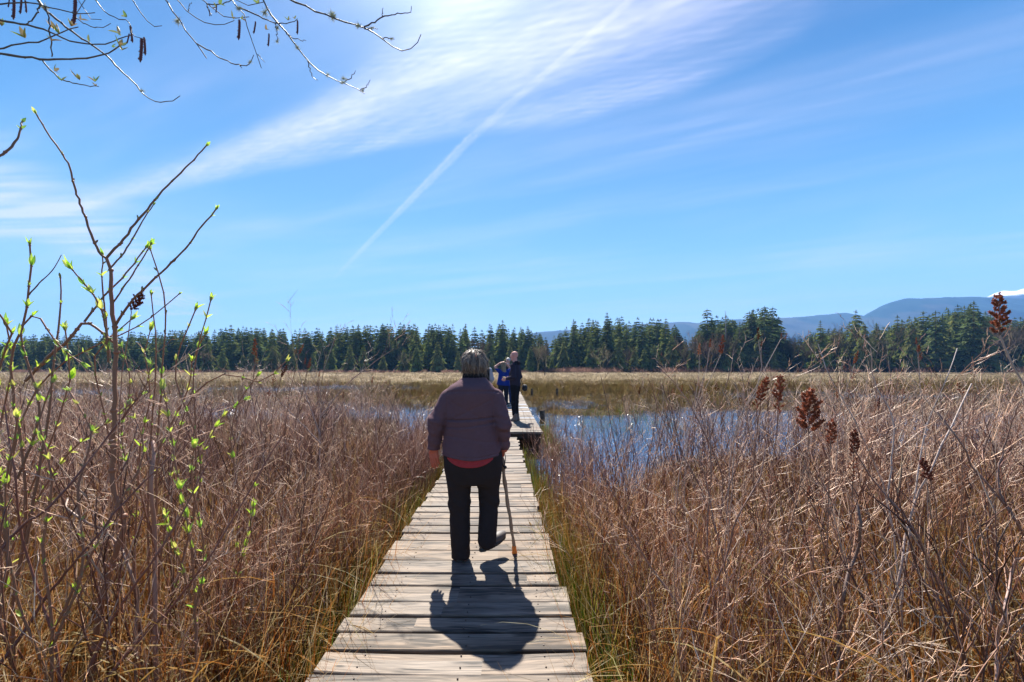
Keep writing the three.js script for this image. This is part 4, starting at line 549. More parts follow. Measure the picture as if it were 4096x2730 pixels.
{
  const r = rng(77);
  const plant = (kind, v, m, px, d, h, name, label, cat, group, wide = 1) => { const x = (px - HX) / F * d, o = thing(name, label, cat, [x, groundY(x, d) - 0.1, -d], r() * 6.28, group); const g = KIND[kind]; if (kind !== 'alder') { const t = part('trunk', trunkGeo, barkMat, o); t.scale.set(h * (0.9 + 0.3 * r()), h, h * 1.0); } const c = part('crown', g[v % g.length], m, o); c.scale.set(h * wide, h, h * wide); return o; };
  // trees that stand out from the line: [kind, px, top, distance, label]
  const one = [
    ['old', 1625, 708, 141, 'dark old conifer with a tufted top just left of the bare snag on the right'], ['old', 1757, 702, 139, 'tallest broad dark conifer beside the gap where blue hills show'], ['old', 1776, 704, 143, 'dark conifer closest to the gap with the blue hills, right-hand twin of a tall pair'], ['fir', 1700, 738, 140, 'mid-height conifer with a flat ragged top left of the tall twin conifers'], ['old', 1727, 716, 146, 'ragged conifer leaning against the tall twin conifers'],
    ['fir', 1885, 735, 136, 'lone dark conifer standing inside the gap in front of the hills'], ['fir', 1967, 711, 138, 'pointed pale-topped conifer under the start of the broad hill'], ['cedar', 1985, 740, 132, 'bushy light green cedar beneath the pointed pale-topped conifer'], ['fir', 2015, 742, 138, 'small neat dark conifer right of the pointed pale-topped one'], ['fir', 2062, 722, 140, 'conifer with a thin spire in front of the broad hill'], ['cedar', 2095, 735, 133, 'rounded mid-green cedar in front of the broad hill'], ['old', 2150, 712, 131, 'spreading flat-topped conifer with bare lower trunk in front of the broad hill'], ['cedar', 2195, 712, 134, 'dense mid-green conifer left of the darkest wide tree'], ['fir', 2238, 690, 126, 'largest darkest wide conifer near the right end of the treeline'], ['fir', 2285, 712, 150, 'narrow dark conifer behind the tall rust seed head at the right'],
    ['fir', 1395, 716, 142, 'tall conifer right of centre with a pointed crown above its neighbours'], ['old', 880, 744, 150, 'conifer with a rounded club-shaped top left of the walker'], ['fir', 1155, 734, 146, 'slim tall conifer rising above the standing group'], ['fir', 1213, 748, 143, 'conifer at the edge of the first gap, above the person with the cup'], ['narrow', 1318, 732, 143, 'slender conifer just right of the first gap'], ['fir', 1476, 738, 141, 'pointed conifer between the tall one and the second gap'], ['fir', 1530, 730, 140, 'dark conifer at the left edge of the second gap'], ['narrow', 1070, 742, 150, 'thin conifer above the walker’s left shoulder'], ['fir', 1008, 745, 149, 'spiky conifer standing proud between the club-topped one and the walker'],
  ];
  for (const [kind, px, top, d, label] of one) plant(kind, Math.floor(r() * 4), needleMats[kind === 'cedar' ? 2 : kind === 'old' ? 3 : Math.floor(r() * 2) * 3], px, d, (HY - top) / F * d + CY, 'conifer', label, 'conifer tree', null, kind === 'fir' && px === 2238 ? 1.45 : 1.1);
  { const d = 141, x = (1667 - HX) / F * d, h = (HY - 714) / F * d + CY, o = thing('dead_snag', 'thin bare dead trunk poking above the treeline at the right', 'dead tree', [x, 0, -d]), mb = new MB(); mb.tube([V(0, 0, 0), V(0.1, h * 0.6, 0), V(0, h, 0)], [0.2, 0.13, 0.04], 6, [0.28, 0.25, 0.22]); part('trunk', mb.geo(), vmat(), o); const tw = new MB(); for (let k = 0; k < 26; k++) { const y = h * lerp(0.6, 0.98, r()), a = r() * 6.28, l = 0.3 + r() * 0.5; tw.tube([V(0, y, 0), V(Math.cos(a) * l, y + 0.15, Math.sin(a) * l)], [0.04, 0.015], 3, [0.2, 0.18, 0.15]); } part('branch', tw.geo(), vmat(), o); }
  let px = -420; const rowLabel = { fir: 'dark green conifer standing in the continuous far treeline', cedar: 'mid-green drooping cedar standing low in the far treeline' };
  while (px < 2900) { const kind = r() < 0.6 ? 'fir' : r() < 0.5 ? 'narrow' : 'old', d = 143 + r() * 9, top = topAt(px) - 11 + (r() < 0.3 ? 10 * r() : 6 + 40 * r()); plant(kind, Math.floor(r() * 4), needleMats[r() < 0.45 ? 0 : r() < 0.5 ? 1 : 3], px, d, (HY - top) / F * d + CY, 'conifer', rowLabel.fir, 'conifer tree', 'conifers of the far treeline', 1.1 + 0.35 * r()); px += 9 + r() * 12; }
  px = -400; while (px < 2850) { const d = 134 + r() * 6, full = HY - topAt(px), h = full * (0.35 + 0.4 * r()) / F * d + CY * 0.7; plant('cedar', Math.floor(r() * 3), needleMats[r() < 0.5 ? 2 : 0], px, d, h, 'cedar', rowLabel.cedar, 'cedar tree', 'cedars along the foot of the treeline', 1.1 + 0.4 * r()); px += 22 + r() * 30; }
  const alders = [[1575, 778], [1592, 768], [1612, 772], [1632, 766], [1655, 770], [1682, 762], [1812, 768], [1842, 778], [1862, 772], [1925, 752], [1952, 762], [2004, 770], [2040, 752], [2288, 742], [2312, 736], [2338, 738], [2360, 735], [1105, 776], [1235, 790], [1254, 784], [1380, 790], [1440, 800], [640, 800], [470, 802], [930, 805]];
  for (const [x, top] of alders) { const d = 131 + r() * 6; plant('alder', Math.floor(r() * 3), alderMats[Math.floor(r() * 3)], x, d, (HY - top) / F * d + CY, 'bare_alder', 'leafless grey-brown alder standing in front of the dark conifers', 'alder tree', 'bare alders before the conifers', 1.0 + 0.25 * r()); }
  // the wood behind the first rows reads as one mass
  const wood = new THREE.Group(); wood.name = 'far_wood'; scene.add(wood); tag(wood, 'dense mass of conifers deeper inside the far wood', null, null, 'stuff');
  for (let v = 0; v < 4; v++) { const ms = [], cs = []; for (let k = 0; k < 170; k++) { const q = -600 + r() * 3600, d = 152 + r() * 32, h = ((HY - topAt(q)) * (0.88 + 0.2 * r())) / F * d + CY, x = (q - HX) / F * d; ms.push(put(x, groundY(x, d) - 0.2, -d, r() * 6.28, h * 1.2, 0, 0, h)); const t = 0.7 + 0.5 * r(); cs.push(rgb(t, t, t * (0.9 + 0.2 * r()))); } scatter('conifer_mass', KIND.fir[v], needleMats[[0, 3, 1, 3][v]], ms, cs, wood); }
  // shrubs at the foot of the forest
  const sb = new MB(); for (let k = 0; k < 260; k++) { const a = r() * 6.28, e = r() * 1.3, l = 0.5 + r() * 0.9, d = V(Math.cos(a) * Math.cos(e), Math.sin(e), Math.sin(a) * Math.cos(e)), p = V((r() - 0.5) * 1.2, 0, (r() - 0.5) * 1.2); sb.ribbon([p, p.clone().addScaledVector(d, l)], [0.02, 0.012], d.clone().cross(V(r(), r(), r())).normalize(), [0.26, 0.15, 0.12], [0.30, 0.18, 0.15]); }
  const ms = [], cs = []; for (let k = 0; k < 900; k++) { const q = -500 + r() * 3400, d = 127 + r() * 9, x = (q - HX) / F * d, s = (q > 1250 ? 1 : 0.6) * (0.6 + 0.9 * r()); ms.push(put(x, 0.1, -d, r() * 6.28, s * 1.4, 0, 0, s)); const t = 0.6 + 0.5 * r(); cs.push(rgb(t, t, t)); }
  scatter('shrub_belt', sb.geo(), vmat({}), ms, cs, null, 'reddish-brown belt of bare low shrubs along the foot of the treeline');
}

// ------------------------------------------------------------------ grasses and sedges
function grassTuft(seed, n, h, spread, w, cols, lean = 0.5, bendy = 0.6, segs = 3) {
  const r = rng(seed), mb = new MB();
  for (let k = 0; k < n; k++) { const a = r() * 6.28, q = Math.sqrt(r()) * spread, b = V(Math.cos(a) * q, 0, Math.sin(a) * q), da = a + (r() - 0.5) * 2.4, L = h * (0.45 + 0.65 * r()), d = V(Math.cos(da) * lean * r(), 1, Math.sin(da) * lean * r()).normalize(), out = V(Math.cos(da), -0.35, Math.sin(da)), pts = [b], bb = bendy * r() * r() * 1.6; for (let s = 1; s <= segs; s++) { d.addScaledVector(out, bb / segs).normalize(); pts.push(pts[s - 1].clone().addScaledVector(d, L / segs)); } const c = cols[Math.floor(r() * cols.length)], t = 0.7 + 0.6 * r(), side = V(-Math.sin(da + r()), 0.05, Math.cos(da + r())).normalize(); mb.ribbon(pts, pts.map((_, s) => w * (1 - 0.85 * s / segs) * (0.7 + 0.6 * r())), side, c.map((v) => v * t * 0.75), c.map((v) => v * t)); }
  return mb.geo();
}
const bladeMat = vmat({ roughness: 0.5, specularIntensity: 0.9, transmission: 0.72, thickness: 0 }), sedgeMat = vmat({ roughness: 0.45, specularIntensity: 1, transmission: 0.3, thickness: 0 });
// fallen blades lying across one another on top of the tufts
function matTuft(seed, n, h) {
  const r = rng(seed), mb = new MB();
  for (let k = 0; k < n; k++) { const a = r() * 6.28, q = 0.22 * Math.sqrt(r()), y = h * (0.25 + 0.75 * r()), da = r() * 6.28, L = 0.18 + 0.3 * r(), pts = [V(Math.cos(a) * q, y, Math.sin(a) * q)]; let d = V(Math.cos(da), 0.25 + 0.35 * r(), Math.sin(da)).normalize(); for (let s = 1; s <= 4; s++) { d.add(V((r() - 0.5) * 0.2, -0.22, (r() - 0.5) * 0.2)).normalize(); pts.push(pts[s - 1].clone().addScaledVector(d, L / 4)); } const c = STRAW[Math.floor(r() * 3)], t = 0.8 + 0.4 * r(), w = 0.003 + 0.0035 * r(); mb.ribbon(pts, [w, w, w, w * 0.8, w * 0.3], V(-Math.sin(da), 0.1, Math.cos(da)), c.map((v) => v * t), c.map((v) => Math.min(1, v * t * 1.1))); }
  return mb.geo();
}
const meadowMat = vmat({ roughness: 0.6, transmission: 0.5, thickness: 0 });
const STRAW = [[0.95, 0.66, 0.34], [0.97, 0.82, 0.58], [0.88, 0.50, 0.21], [0.84, 0.44, 0.19]], RUST = [[0.72, 0.34, 0.12], [0.78, 0.44, 0.18], [0.82, 0.56, 0.27]], GREEN = [[0.22, 0.42, 0.04], [0.36, 0.54, 0.08], [0.55, 0.55, 0.14], [0.72, 0.56, 0.24]], BROWN = [[0.34, 0.21, 0.10], [0.44, 0.29, 0.14], [0.28, 0.21, 0.09], [0.56, 0.42, 0.25]], OLIVE = [[0.26, 0.25, 0.07], [0.34, 0.29, 0.10], [0.38, 0.26, 0.12]], TAN = [[0.82, 0.72, 0.56], [0.88, 0.79, 0.64], [0.72, 0.6, 0.45]];
function field(name, label, geos, material, seed, n, place, tint = 0.35) {
  const r = rng(seed), g = new THREE.Group(), lists = geos.map(() => [[], []]); g.name = numbered(name); scene.add(g); tag(g, label, null, null, 'stuff');
  for (let k = 0; k < n; k++) { const p = place(r); if (!p) continue; const [x, d, s, sy = s, tx = 0, tz = 0, y] = p, q = Math.floor(r() * geos.length); lists[q][0].push(put(x, y ?? Math.max(groundY(x, d), -0.12) - 0.02, -d, r() * 6.28, s, tx, tz, sy)); const t = 1 - tint / 2 + tint * r() + 0.25 * (fbm(x * 0.8, d * 0.5, 3, 2) - 0.5); lists[q][1].push(rgb(t, t * (0.97 + 0.06 * r()), t * (0.94 + 0.1 * r()))); }
  geos.forEach((ge, q) => { if (lists[q][0].length) scatter(name + '_tuft', ge, material, lists[q][0], lists[q][1], g); });
}
const nearSide = (r, dMax, edgeL, edgeR, dMin = 0.4) => { const d = dMin + Math.pow(r(), 0.72) * (dMax - dMin), left = r() < 0.5, w = 1.25 * d + 1.2, x = left ? -edgeL - r() * w : edgeR(d) + r() * w; return [x, d]; };
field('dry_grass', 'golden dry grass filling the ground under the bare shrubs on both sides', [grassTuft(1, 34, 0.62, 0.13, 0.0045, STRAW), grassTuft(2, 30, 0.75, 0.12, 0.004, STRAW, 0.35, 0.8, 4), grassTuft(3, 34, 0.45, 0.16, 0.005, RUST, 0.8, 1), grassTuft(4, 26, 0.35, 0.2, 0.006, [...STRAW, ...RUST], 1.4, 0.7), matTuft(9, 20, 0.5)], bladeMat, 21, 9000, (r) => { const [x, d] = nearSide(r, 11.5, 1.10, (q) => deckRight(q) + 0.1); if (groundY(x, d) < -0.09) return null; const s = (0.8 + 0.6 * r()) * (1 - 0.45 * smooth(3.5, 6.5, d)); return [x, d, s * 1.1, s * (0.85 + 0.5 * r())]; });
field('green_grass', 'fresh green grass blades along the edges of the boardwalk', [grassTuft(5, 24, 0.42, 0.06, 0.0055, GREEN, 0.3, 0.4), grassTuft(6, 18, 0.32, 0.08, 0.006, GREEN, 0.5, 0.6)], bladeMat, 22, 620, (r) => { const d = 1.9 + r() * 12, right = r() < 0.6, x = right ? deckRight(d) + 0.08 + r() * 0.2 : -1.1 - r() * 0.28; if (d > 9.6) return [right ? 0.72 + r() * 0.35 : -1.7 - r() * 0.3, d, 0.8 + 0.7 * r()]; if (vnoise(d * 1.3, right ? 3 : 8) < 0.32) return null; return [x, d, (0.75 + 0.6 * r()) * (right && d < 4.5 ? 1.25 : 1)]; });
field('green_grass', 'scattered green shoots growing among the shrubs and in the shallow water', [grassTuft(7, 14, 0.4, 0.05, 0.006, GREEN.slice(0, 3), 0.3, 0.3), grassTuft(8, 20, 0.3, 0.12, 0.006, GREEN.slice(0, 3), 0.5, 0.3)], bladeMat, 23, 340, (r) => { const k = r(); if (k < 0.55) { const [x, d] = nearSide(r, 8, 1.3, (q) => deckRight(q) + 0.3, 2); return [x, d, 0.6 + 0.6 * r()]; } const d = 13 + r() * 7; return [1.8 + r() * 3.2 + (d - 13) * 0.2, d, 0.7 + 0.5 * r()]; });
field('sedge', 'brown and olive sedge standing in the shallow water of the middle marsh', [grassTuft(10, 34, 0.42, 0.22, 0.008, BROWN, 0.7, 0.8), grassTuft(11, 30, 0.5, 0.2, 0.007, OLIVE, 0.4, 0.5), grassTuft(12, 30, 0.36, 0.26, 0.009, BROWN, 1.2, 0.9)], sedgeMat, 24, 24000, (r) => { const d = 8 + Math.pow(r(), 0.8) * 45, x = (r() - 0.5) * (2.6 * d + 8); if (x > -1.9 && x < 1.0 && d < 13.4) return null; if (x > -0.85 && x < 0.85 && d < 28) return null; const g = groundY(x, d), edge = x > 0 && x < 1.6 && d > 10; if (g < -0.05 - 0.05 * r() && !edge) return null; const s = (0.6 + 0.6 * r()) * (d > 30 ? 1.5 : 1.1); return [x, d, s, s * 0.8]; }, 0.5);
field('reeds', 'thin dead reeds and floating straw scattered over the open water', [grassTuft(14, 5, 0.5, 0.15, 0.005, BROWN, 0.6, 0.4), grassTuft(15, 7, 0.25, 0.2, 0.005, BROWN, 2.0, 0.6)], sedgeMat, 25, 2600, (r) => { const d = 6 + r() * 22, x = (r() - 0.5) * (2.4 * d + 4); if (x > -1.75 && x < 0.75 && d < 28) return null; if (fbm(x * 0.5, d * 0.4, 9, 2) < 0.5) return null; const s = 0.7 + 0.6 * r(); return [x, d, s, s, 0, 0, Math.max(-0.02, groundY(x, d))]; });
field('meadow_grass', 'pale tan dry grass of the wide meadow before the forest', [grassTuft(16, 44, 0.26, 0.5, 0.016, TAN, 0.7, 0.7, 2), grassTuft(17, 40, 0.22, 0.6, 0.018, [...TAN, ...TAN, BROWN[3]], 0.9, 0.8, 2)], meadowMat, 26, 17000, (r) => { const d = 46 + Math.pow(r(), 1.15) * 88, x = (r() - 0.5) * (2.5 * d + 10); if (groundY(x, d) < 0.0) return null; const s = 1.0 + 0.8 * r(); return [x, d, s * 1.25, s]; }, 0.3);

// ------------------------------------------------------------------ the bare thickets on both sides
const twigMat = vmat({ roughness: 0.38, specularIntensity: 0.5, side: THREE.FrontSide });
const TW = [[0.19, 0.078, 0.042], [0.25, 0.13, 0.08], [0.12, 0.055, 0.034], [0.36, 0.26, 0.19], [0.28, 0.15, 0.095]];
function shoot(mb, p, d, len, rad, r, o, lv = 0) {
  const n = o.n ?? 6, pts = [p.clone()], dir = d.clone().normalize(), c = o.col ?? TW[Math.floor(r() * TW.length)], kink = (o.kink ?? 0.22) * (lv ? 1.7 : 1);
  for (let k = 1; k <= n; k++) { dir.add(V((r() - 0.5) * kink, (r() - 0.42) * kink * (lv ? 1 : 0.5), (r() - 0.5) * kink)).normalize(); pts.push(pts[k - 1].clone().addScaledVector(dir, len / n)); }
  mb.tube(pts, pts.map((_, k) => rad * (1 - 0.72 * k / n)), lv ? 3 : 4, c, o.tip ?? c.map((v) => v * 1.25));
  if (lv >= (o.depth ?? 2)) return;
  const m = lv ? Math.round(1 + r() * 2) : o.sides;
  for (let k = 0; k < m; k++) { const f = lerp(lv ? 0.25 : o.from, 1, (k + r() * 0.9) / m), i = Math.min(n - 1, Math.floor(f * n)), q = pts[i].clone().lerp(pts[i + 1], f * n - i), t = pts[i + 1].clone().sub(pts[i]).normalize(), a = r() * 6.28, s = V(Math.cos(a), 0.1 + 0.3 * r(), Math.sin(a)); s.addScaledVector(t, -s.dot(t)).normalize(); const open = o.open * (0.6 + 0.7 * r()); shoot(mb, q, t.clone().multiplyScalar(Math.cos(open)).addScaledVector(s, Math.sin(open)), len * (lv ? 0.45 : o.side) * (0.45 + 0.8 * r()) * (1.1 - 0.5 * f), Math.max(0.0016, rad * 0.52), r, { ...o, n: 4, tip: null, col: lv ? c : r() < 0.5 ? [c[0] * 1.2 + 0.30, c[1] * 1.2 + 0.225, c[2] * 1.2 + 0.16] : r() < 0.5 ? [c[0] * 0.8, c[1] * 0.72, c[2] * 0.7] : [c[0] * 1.1 + 0.06, c[1] * 1.1 + 0.045, c[2] * 1.1 + 0.04] }, lv + 1); }
}
function clump(seed, stems, h, spread, o) { const r = rng(seed), mb = new MB(); for (let k = 0; k < stems; k++) { const a = r() * 6.28, q = Math.sqrt(r()) * spread, e = o.lean * (r() + r() - 0.7), b = r() * 6.28; shoot(mb, V(Math.cos(a) * q, -0.03, Math.sin(a) * q), V(Math.cos(b) * e, 1, Math.sin(b) * e), h * (0.55 + 0.5 * r()), 0.0042 * (0.7 + 0.6 * r()), r, { sides: Math.round(5 + r() * 5), from: 0.5, open: 0.62, side: 0.27, ...o }); } return mb.geo(); }
const thick = [31, 32, 33, 34, 35, 36].map((s, k) => clump(s, 6, 1.7, 0.26, { lean: 0.4, kink: 0.2 + 0.03 * k })), thin = [41, 42, 43].map((s) => clump(s, 6, 1.25, 0.16, { lean: 0.26, kink: 0.16, sides: 3 }));
const leanTo = (r, k) => [(r() - 0.5) * k, (r() - 0.5) * k];
field('left_thicket', 'dense thicket of bare brown hardhack twigs left of the boardwalk', thick, twigMat, 51, 440, (r) => { const far = r() < 0.22, d = far ? 9 + r() * 7 : 0.9 + Math.pow(r(), 0.62) * 9.2, x = far ? -2.6 - r() * 1.2 * d : -1.28 - Math.pow(r(), 0.85) * (1.2 * d + 0.6); if (d < 1.5 && x > -1.9) return null; if (groundY(x, d) < -0.08) return null; const s = lerp(0.62, 1.05, smooth(1.2, 2.9, -x)) * (d < 1.8 ? 0.84 : 1) * (d > 9 ? 0.92 : 1), [a, b] = leanTo(r, 0.3); return [x, d, 0.9 + 0.2 * r(), s * (0.86 + 0.26 * r()), a, b - 0.1]; }, 0.5);
field('right_thicket', 'open thicket of bare pale and brown twigs right of the boardwalk', thick, twigMat, 52, 225, (r) => { const d = 1.0 + Math.pow(r(), 0.66) * 7.2, x = deckRight(d) + 0.42 + Math.pow(r(), 0.8) * (1.2 * d + 0.7); if (d < 1.5 && x < 1.3) return null; if (groundY(x, d) < -0.12) return null; if (d > 4.4 && x < 2.8 && r() < 0.8) return null; const s = lerp(0.66, 1.12, smooth(0.8, 2.6, x)) * (d < 1.8 ? 0.8 : 1), [a, b] = leanTo(r, 0.34); return [x, d, 0.9 + 0.25 * r(), s * (0.82 + 0.26 * r()), a, b]; }, 0.55);
field('edge_stems', 'thin reddish stems standing along both edges of the boardwalk', thin, twigMat, 53, 300, (r) => { const left = r() < 0.55, d = 2.0 + r() * (left ? 7.6 : 6.4), x = left ? -1.18 - r() * 0.7 : deckRight(d) + 0.22 + r() * 0.8; const s = 0.6 + 0.5 * r(), [a, b] = leanTo(r, 0.3); return [x, d, s, s, a, b]; }, 0.5);
field('water_thicket', 'loose bare twigs standing in the shallow pool beyond the right thicket', thin.concat(thick.slice(0, 2)), twigMat, 54, 340, (r) => { const d = 7.5 + r() * 8, x = 1.9 + (d - 7.5) * 0.12 + Math.pow(r(), 0.8) * (1.15 * d); const s = 0.55 + 0.4 * r(), [a, b] = leanTo(r, 0.4); return [x, d, s, s * 0.9, a, b, -0.05]; }, 0.5);
const DARK = [[0.075, 0.03, 0.02], [0.095, 0.04, 0.026], [0.06, 0.032, 0.024], [0.12, 0.052, 0.034]];
const canes = [61, 62, 63, 64, 65].map((sd, k) => { const r = rng(sd), mb = new MB(); for (let q = 0; q < 2; q++) { const b = r() * 6.28, e = 0.1 + 0.4 * r(); shoot(mb, V((r() - 0.5) * 0.1, -0.05, (r() - 0.5) * 0.1), V(Math.cos(b) * e, 1, Math.sin(b) * e), 1.35 + 0.5 * r(), 0.0066 + 0.0024 * r(), r, { n: 9, sides: 5 + (k % 3), from: 0.5, open: 0.6, side: 0.26, kink: 0.16, col: DARK[(k + q) % 4], tip: [0.15, 0.07, 0.05], depth: 1 }); } return mb.geo(); });
field('dark_canes', 'dark reddish upright canes standing among the twigs of both thickets', canes, twigMat, 55, 760, (r) => { const left = r() < 0.52, d = 1.4 + Math.pow(r(), 0.75) * (left ? 7.6 : 6.2), x = left ? -1.2 - r() * (1.2 * d + 0.4) : deckRight(d) + 0.25 + r() * (1.2 * d + 0.5); if (Math.abs(x) < 1.6 && d < 2) return null; const s = lerp(0.65, 1, smooth(0.9, 2.2, Math.abs(x))) * (0.75 + 0.35 * r()), [a, b] = leanTo(r, 0.3); return [x, d, s * 0.95, s, a, b - (left ? 0.12 : 0)]; }, 0.4);
{ // bits of dead leaf and straw floating on the pool, glossy with water
  const mb = new MB(); mb.quad(V(-0.5, 0, -0.3), V(0.5, 0.05, -0.35), V(0.45, 0, 0.3), V(-0.4, 0.04, 0.32), [1, 1, 1]);
  const r = rng(66), ms = [], cs = []; for (let k = 0; k < 16000; k++) { const d = 6 + Math.pow(r(), 0.8) * 30, x = (r() - 0.5) * (2.3 * d + 4); if (groundY(x, d) > -0.01 || (x > -1.7 && x < 0.75 && d < 28) || fbm(x * 0.6, d * 0.35, 31, 3) < 0.44) continue; const s = 0.012 + 0.026 * r(), t = 0.25 + 0.5 * r(); ms.push(put(x, 0.004 + 0.01 * r(), -d, r() * 6.28, s, (r() - 0.5) * 1.1, (r() - 0.5) * 1.1)); cs.push(rgb(t, t * 0.9, t * 0.72)); }
  scatter('floating_debris', mb.geo(), vmat({ roughness: 0.22, specularIntensity: 1 }), ms, cs, null, 'scattered bits of dead leaves and straw floating on the marsh water');
}

// ------------------------------------------------------------------ shrubs, stalks and boughs close to the viewer
const branchMat = vmat({ roughness: 0.5, specularIntensity: 0.5, side: THREE.FrontSide });
function leafGeo(seed, fold, curl, wide) {       // one unit long, base at the origin, growing up +y, facing +z
  const r = rng(seed), mb = new MB(), n = 5, mid = [], L = [], R = [];
  for (let k = 0; k <= n; k++) { const f = k / n, w = wide * Math.pow(Math.sin(Math.PI * Math.pow(f, 0.75) * 0.97 + 0.05), 0.85) * 0.5, z = curl * f * f; mid.push(V(0, f * (1 - curl * curl * 0.2 * f), z)); L.push(V(-w * Math.cos(fold), mid[k].y - 0.02, z + w * Math.sin(fold))); R.push(V(w * Math.cos(fold), mid[k].y - 0.02, z + w * Math.sin(fold))); }
  for (let k = 0; k < n; k++) { const c = [1, 1, 1], m = [1.12, 1.1, 1.25]; mb.quad(mid[k], mid[k + 1], L[k + 1], L[k], k % 2 ? c : m); mb.quad(mid[k + 1], mid[k], R[k], R[k + 1], c); }
  return mb.geo();
}
const leafGeos = [leafGeo(1, 0.5, 0.25, 0.46), leafGeo(2, 0.7, 0.1, 0.40), leafGeo(3, 0.35, 0.5, 0.5), leafGeo(4, 0.9, -0.1, 0.36)];
const leafMats = [[0.50, 0.70, 0.07], [0.60, 0.74, 0.10], [0.34, 0.56, 0.07], [0.70, 0.70, 0.15]].map((c) => vmat({ color: rgb(...c), roughness: 0.7, transmission: 0.75, thickness: 0 }));
const alderLeafMats = [[0.36, 0.36, 0.10], [0.40, 0.28, 0.12], [0.30, 0.40, 0.08]].map((c) => vmat({ color: rgb(...c), roughness: 0.55, transmission: 0.5, thickness: 0 }));
const budGeo = (() => { const mb = new MB(); mb.tube([V(0, 0, 0), V(0, 0.2, 0.02), V(0.01, 0.55, 0.03), V(0, 0.85, 0.01), V(0, 1, 0)], [0.1, 0.2, 0.24, 0.12, 0.01], 6, [1, 1, 1], [1.1, 1.1, 0.9]); return mb.geo(); })();
const budMats = [mat([0.24, 0.26, 0.08]), mat([0.20, 0.15, 0.09])];
const aim = (o, d, roll) => { o.quaternion.setFromUnitVectors(V(0, 1, 0), d.clone().normalize()); o.rotateY(roll); return o; };
function leafPair(o, p, t, size, r, mats, n = 2, open = 0.7, geos = leafGeos) {
  const a0 = r() * 6.28; let e = V(0, 0, 1).cross(t); if (e.lengthSq() < 0.01) e = V(1, 0, 0); e.normalize(); const f = t.clone().cross(e);
  for (let k = 0; k < n; k++) { const a = a0 + k * 6.283 / n + (r() - 0.5) * 0.5, s = e.clone().multiplyScalar(Math.cos(a)).addScaledVector(f, Math.sin(a)), q = open * (0.6 + 0.7 * r()), d = t.clone().multiplyScalar(Math.cos(q)).addScaledVector(s, Math.sin(q)), l = part('leaf', geos[Math.floor(r() * geos.length)], mats[Math.floor(r() * mats.length)], o), z = size * (0.7 + 0.6 * r()); l.position.copy(p); l.scale.set(z, z, z); l.quaternion.setFromRotationMatrix(new THREE.Matrix4().makeBasis(d.clone().cross(s).normalize().negate(), d, s.clone().addScaledVector(d, -s.dot(d)).normalize().multiplyScalar(-1))); if (l.matrixWorld.determinant() < 0) l.scale.x *= -1; }
}
function budShrub(label, base, stems, seed) {
  const r = rng(seed), B = at(base[0], base[1], base[2]), o = thing('budding_shrub', label, 'shrub', [B.x, B.y, B.z]); let leaves = 0;
  for (const s of stems) {
    const [name, pts, d0, d1, r0, r1, leaf] = s, P = pts.map(([x, y], k) => at(x, y, lerp(d0, d1, k / (pts.length - 1))).sub(B)), line = bend(P, Math.max(10, pts.length * 3), r, r0 * 0.9), n = line.length, mb = new MB(), c0 = [0.20, 0.105, 0.06], c1 = [0.27, 0.125, 0.07];
    let len = 0; for (let k = 1; k < n; k++) len += line[k].distanceTo(line[k - 1]);
    mb.tube(line, line.map((_, k) => lerp(r0, r1, k / (n - 1)) * (1 + (r() - 0.5) * 0.16)), 6, c0, c1);
    const step = leaf.step ?? 0.1; let next = step * 0.6, acc = 0;
    for (let k = 1; k < n; k++) { acc += line[k].distanceTo(line[k - 1]); if (acc < next) continue; next += step * (0.7 + 0.6 * r()); const t = line[k].clone().sub(line[k - 1]).normalize(), rad = lerp(r0, r1, k / (n - 1)); mb.blob(line[k], rad * 1.6, rad * 1.3, rad * 1.6, c1, 6);
      if (acc / len < (leaf.from ?? 0.3)) continue; if (r() < leaf.p && leaves < 280) { { const m = leaf.size > 0.03 && r() < 0.55 ? 4 : 2; leafPair(o, line[k], t, leaf.size * (0.6 + 0.6 * r()), r, leaf.mats ?? leafMats, m, m > 2 ? 0.55 : 0.75); leaves += m; } } else if (r() < 0.7) { const side = V(r() - 0.5, 0.2, r() - 0.5).normalize(), b = part('bud', budGeo, budMats[Math.floor(r() * 2)], o), z = 0.014 + 0.008 * r(); b.position.copy(line[k]); aim(b, t.clone().multiplyScalar(0.7).add(side), r() * 6); b.scale.set(z, z * 1.25, z); } }
    const tipd = line[n - 1].clone().sub(line[n - 2]).normalize(); if (leaf.tip) { leafPair(o, line[n - 1], tipd, leaf.tip, r, leaf.mats ?? leafMats, 3, leaf.tipOpen ?? 0.5); const b = part('bud', budGeo, budMats[0], o), z = leaf.tip * 0.7; b.position.copy(line[n - 1]); aim(b, tipd, r() * 6); b.scale.set(z, z, z); }
    part(name, mb.geo(), branchMat, o);
  }
  return o;
}
const q3 = (list) => list.map(([x, y]) => [x * 0.4397, 172.3 + y * 0.4397]);         // traced on an enlargement
const up = { size: 0.02, p: 0.35, step: 0.13, from: 0.02, tip: 0.026 }, mid = { size: 0.044, p: 1, step: 0.07, from: 0.1, tip: 0.04 };
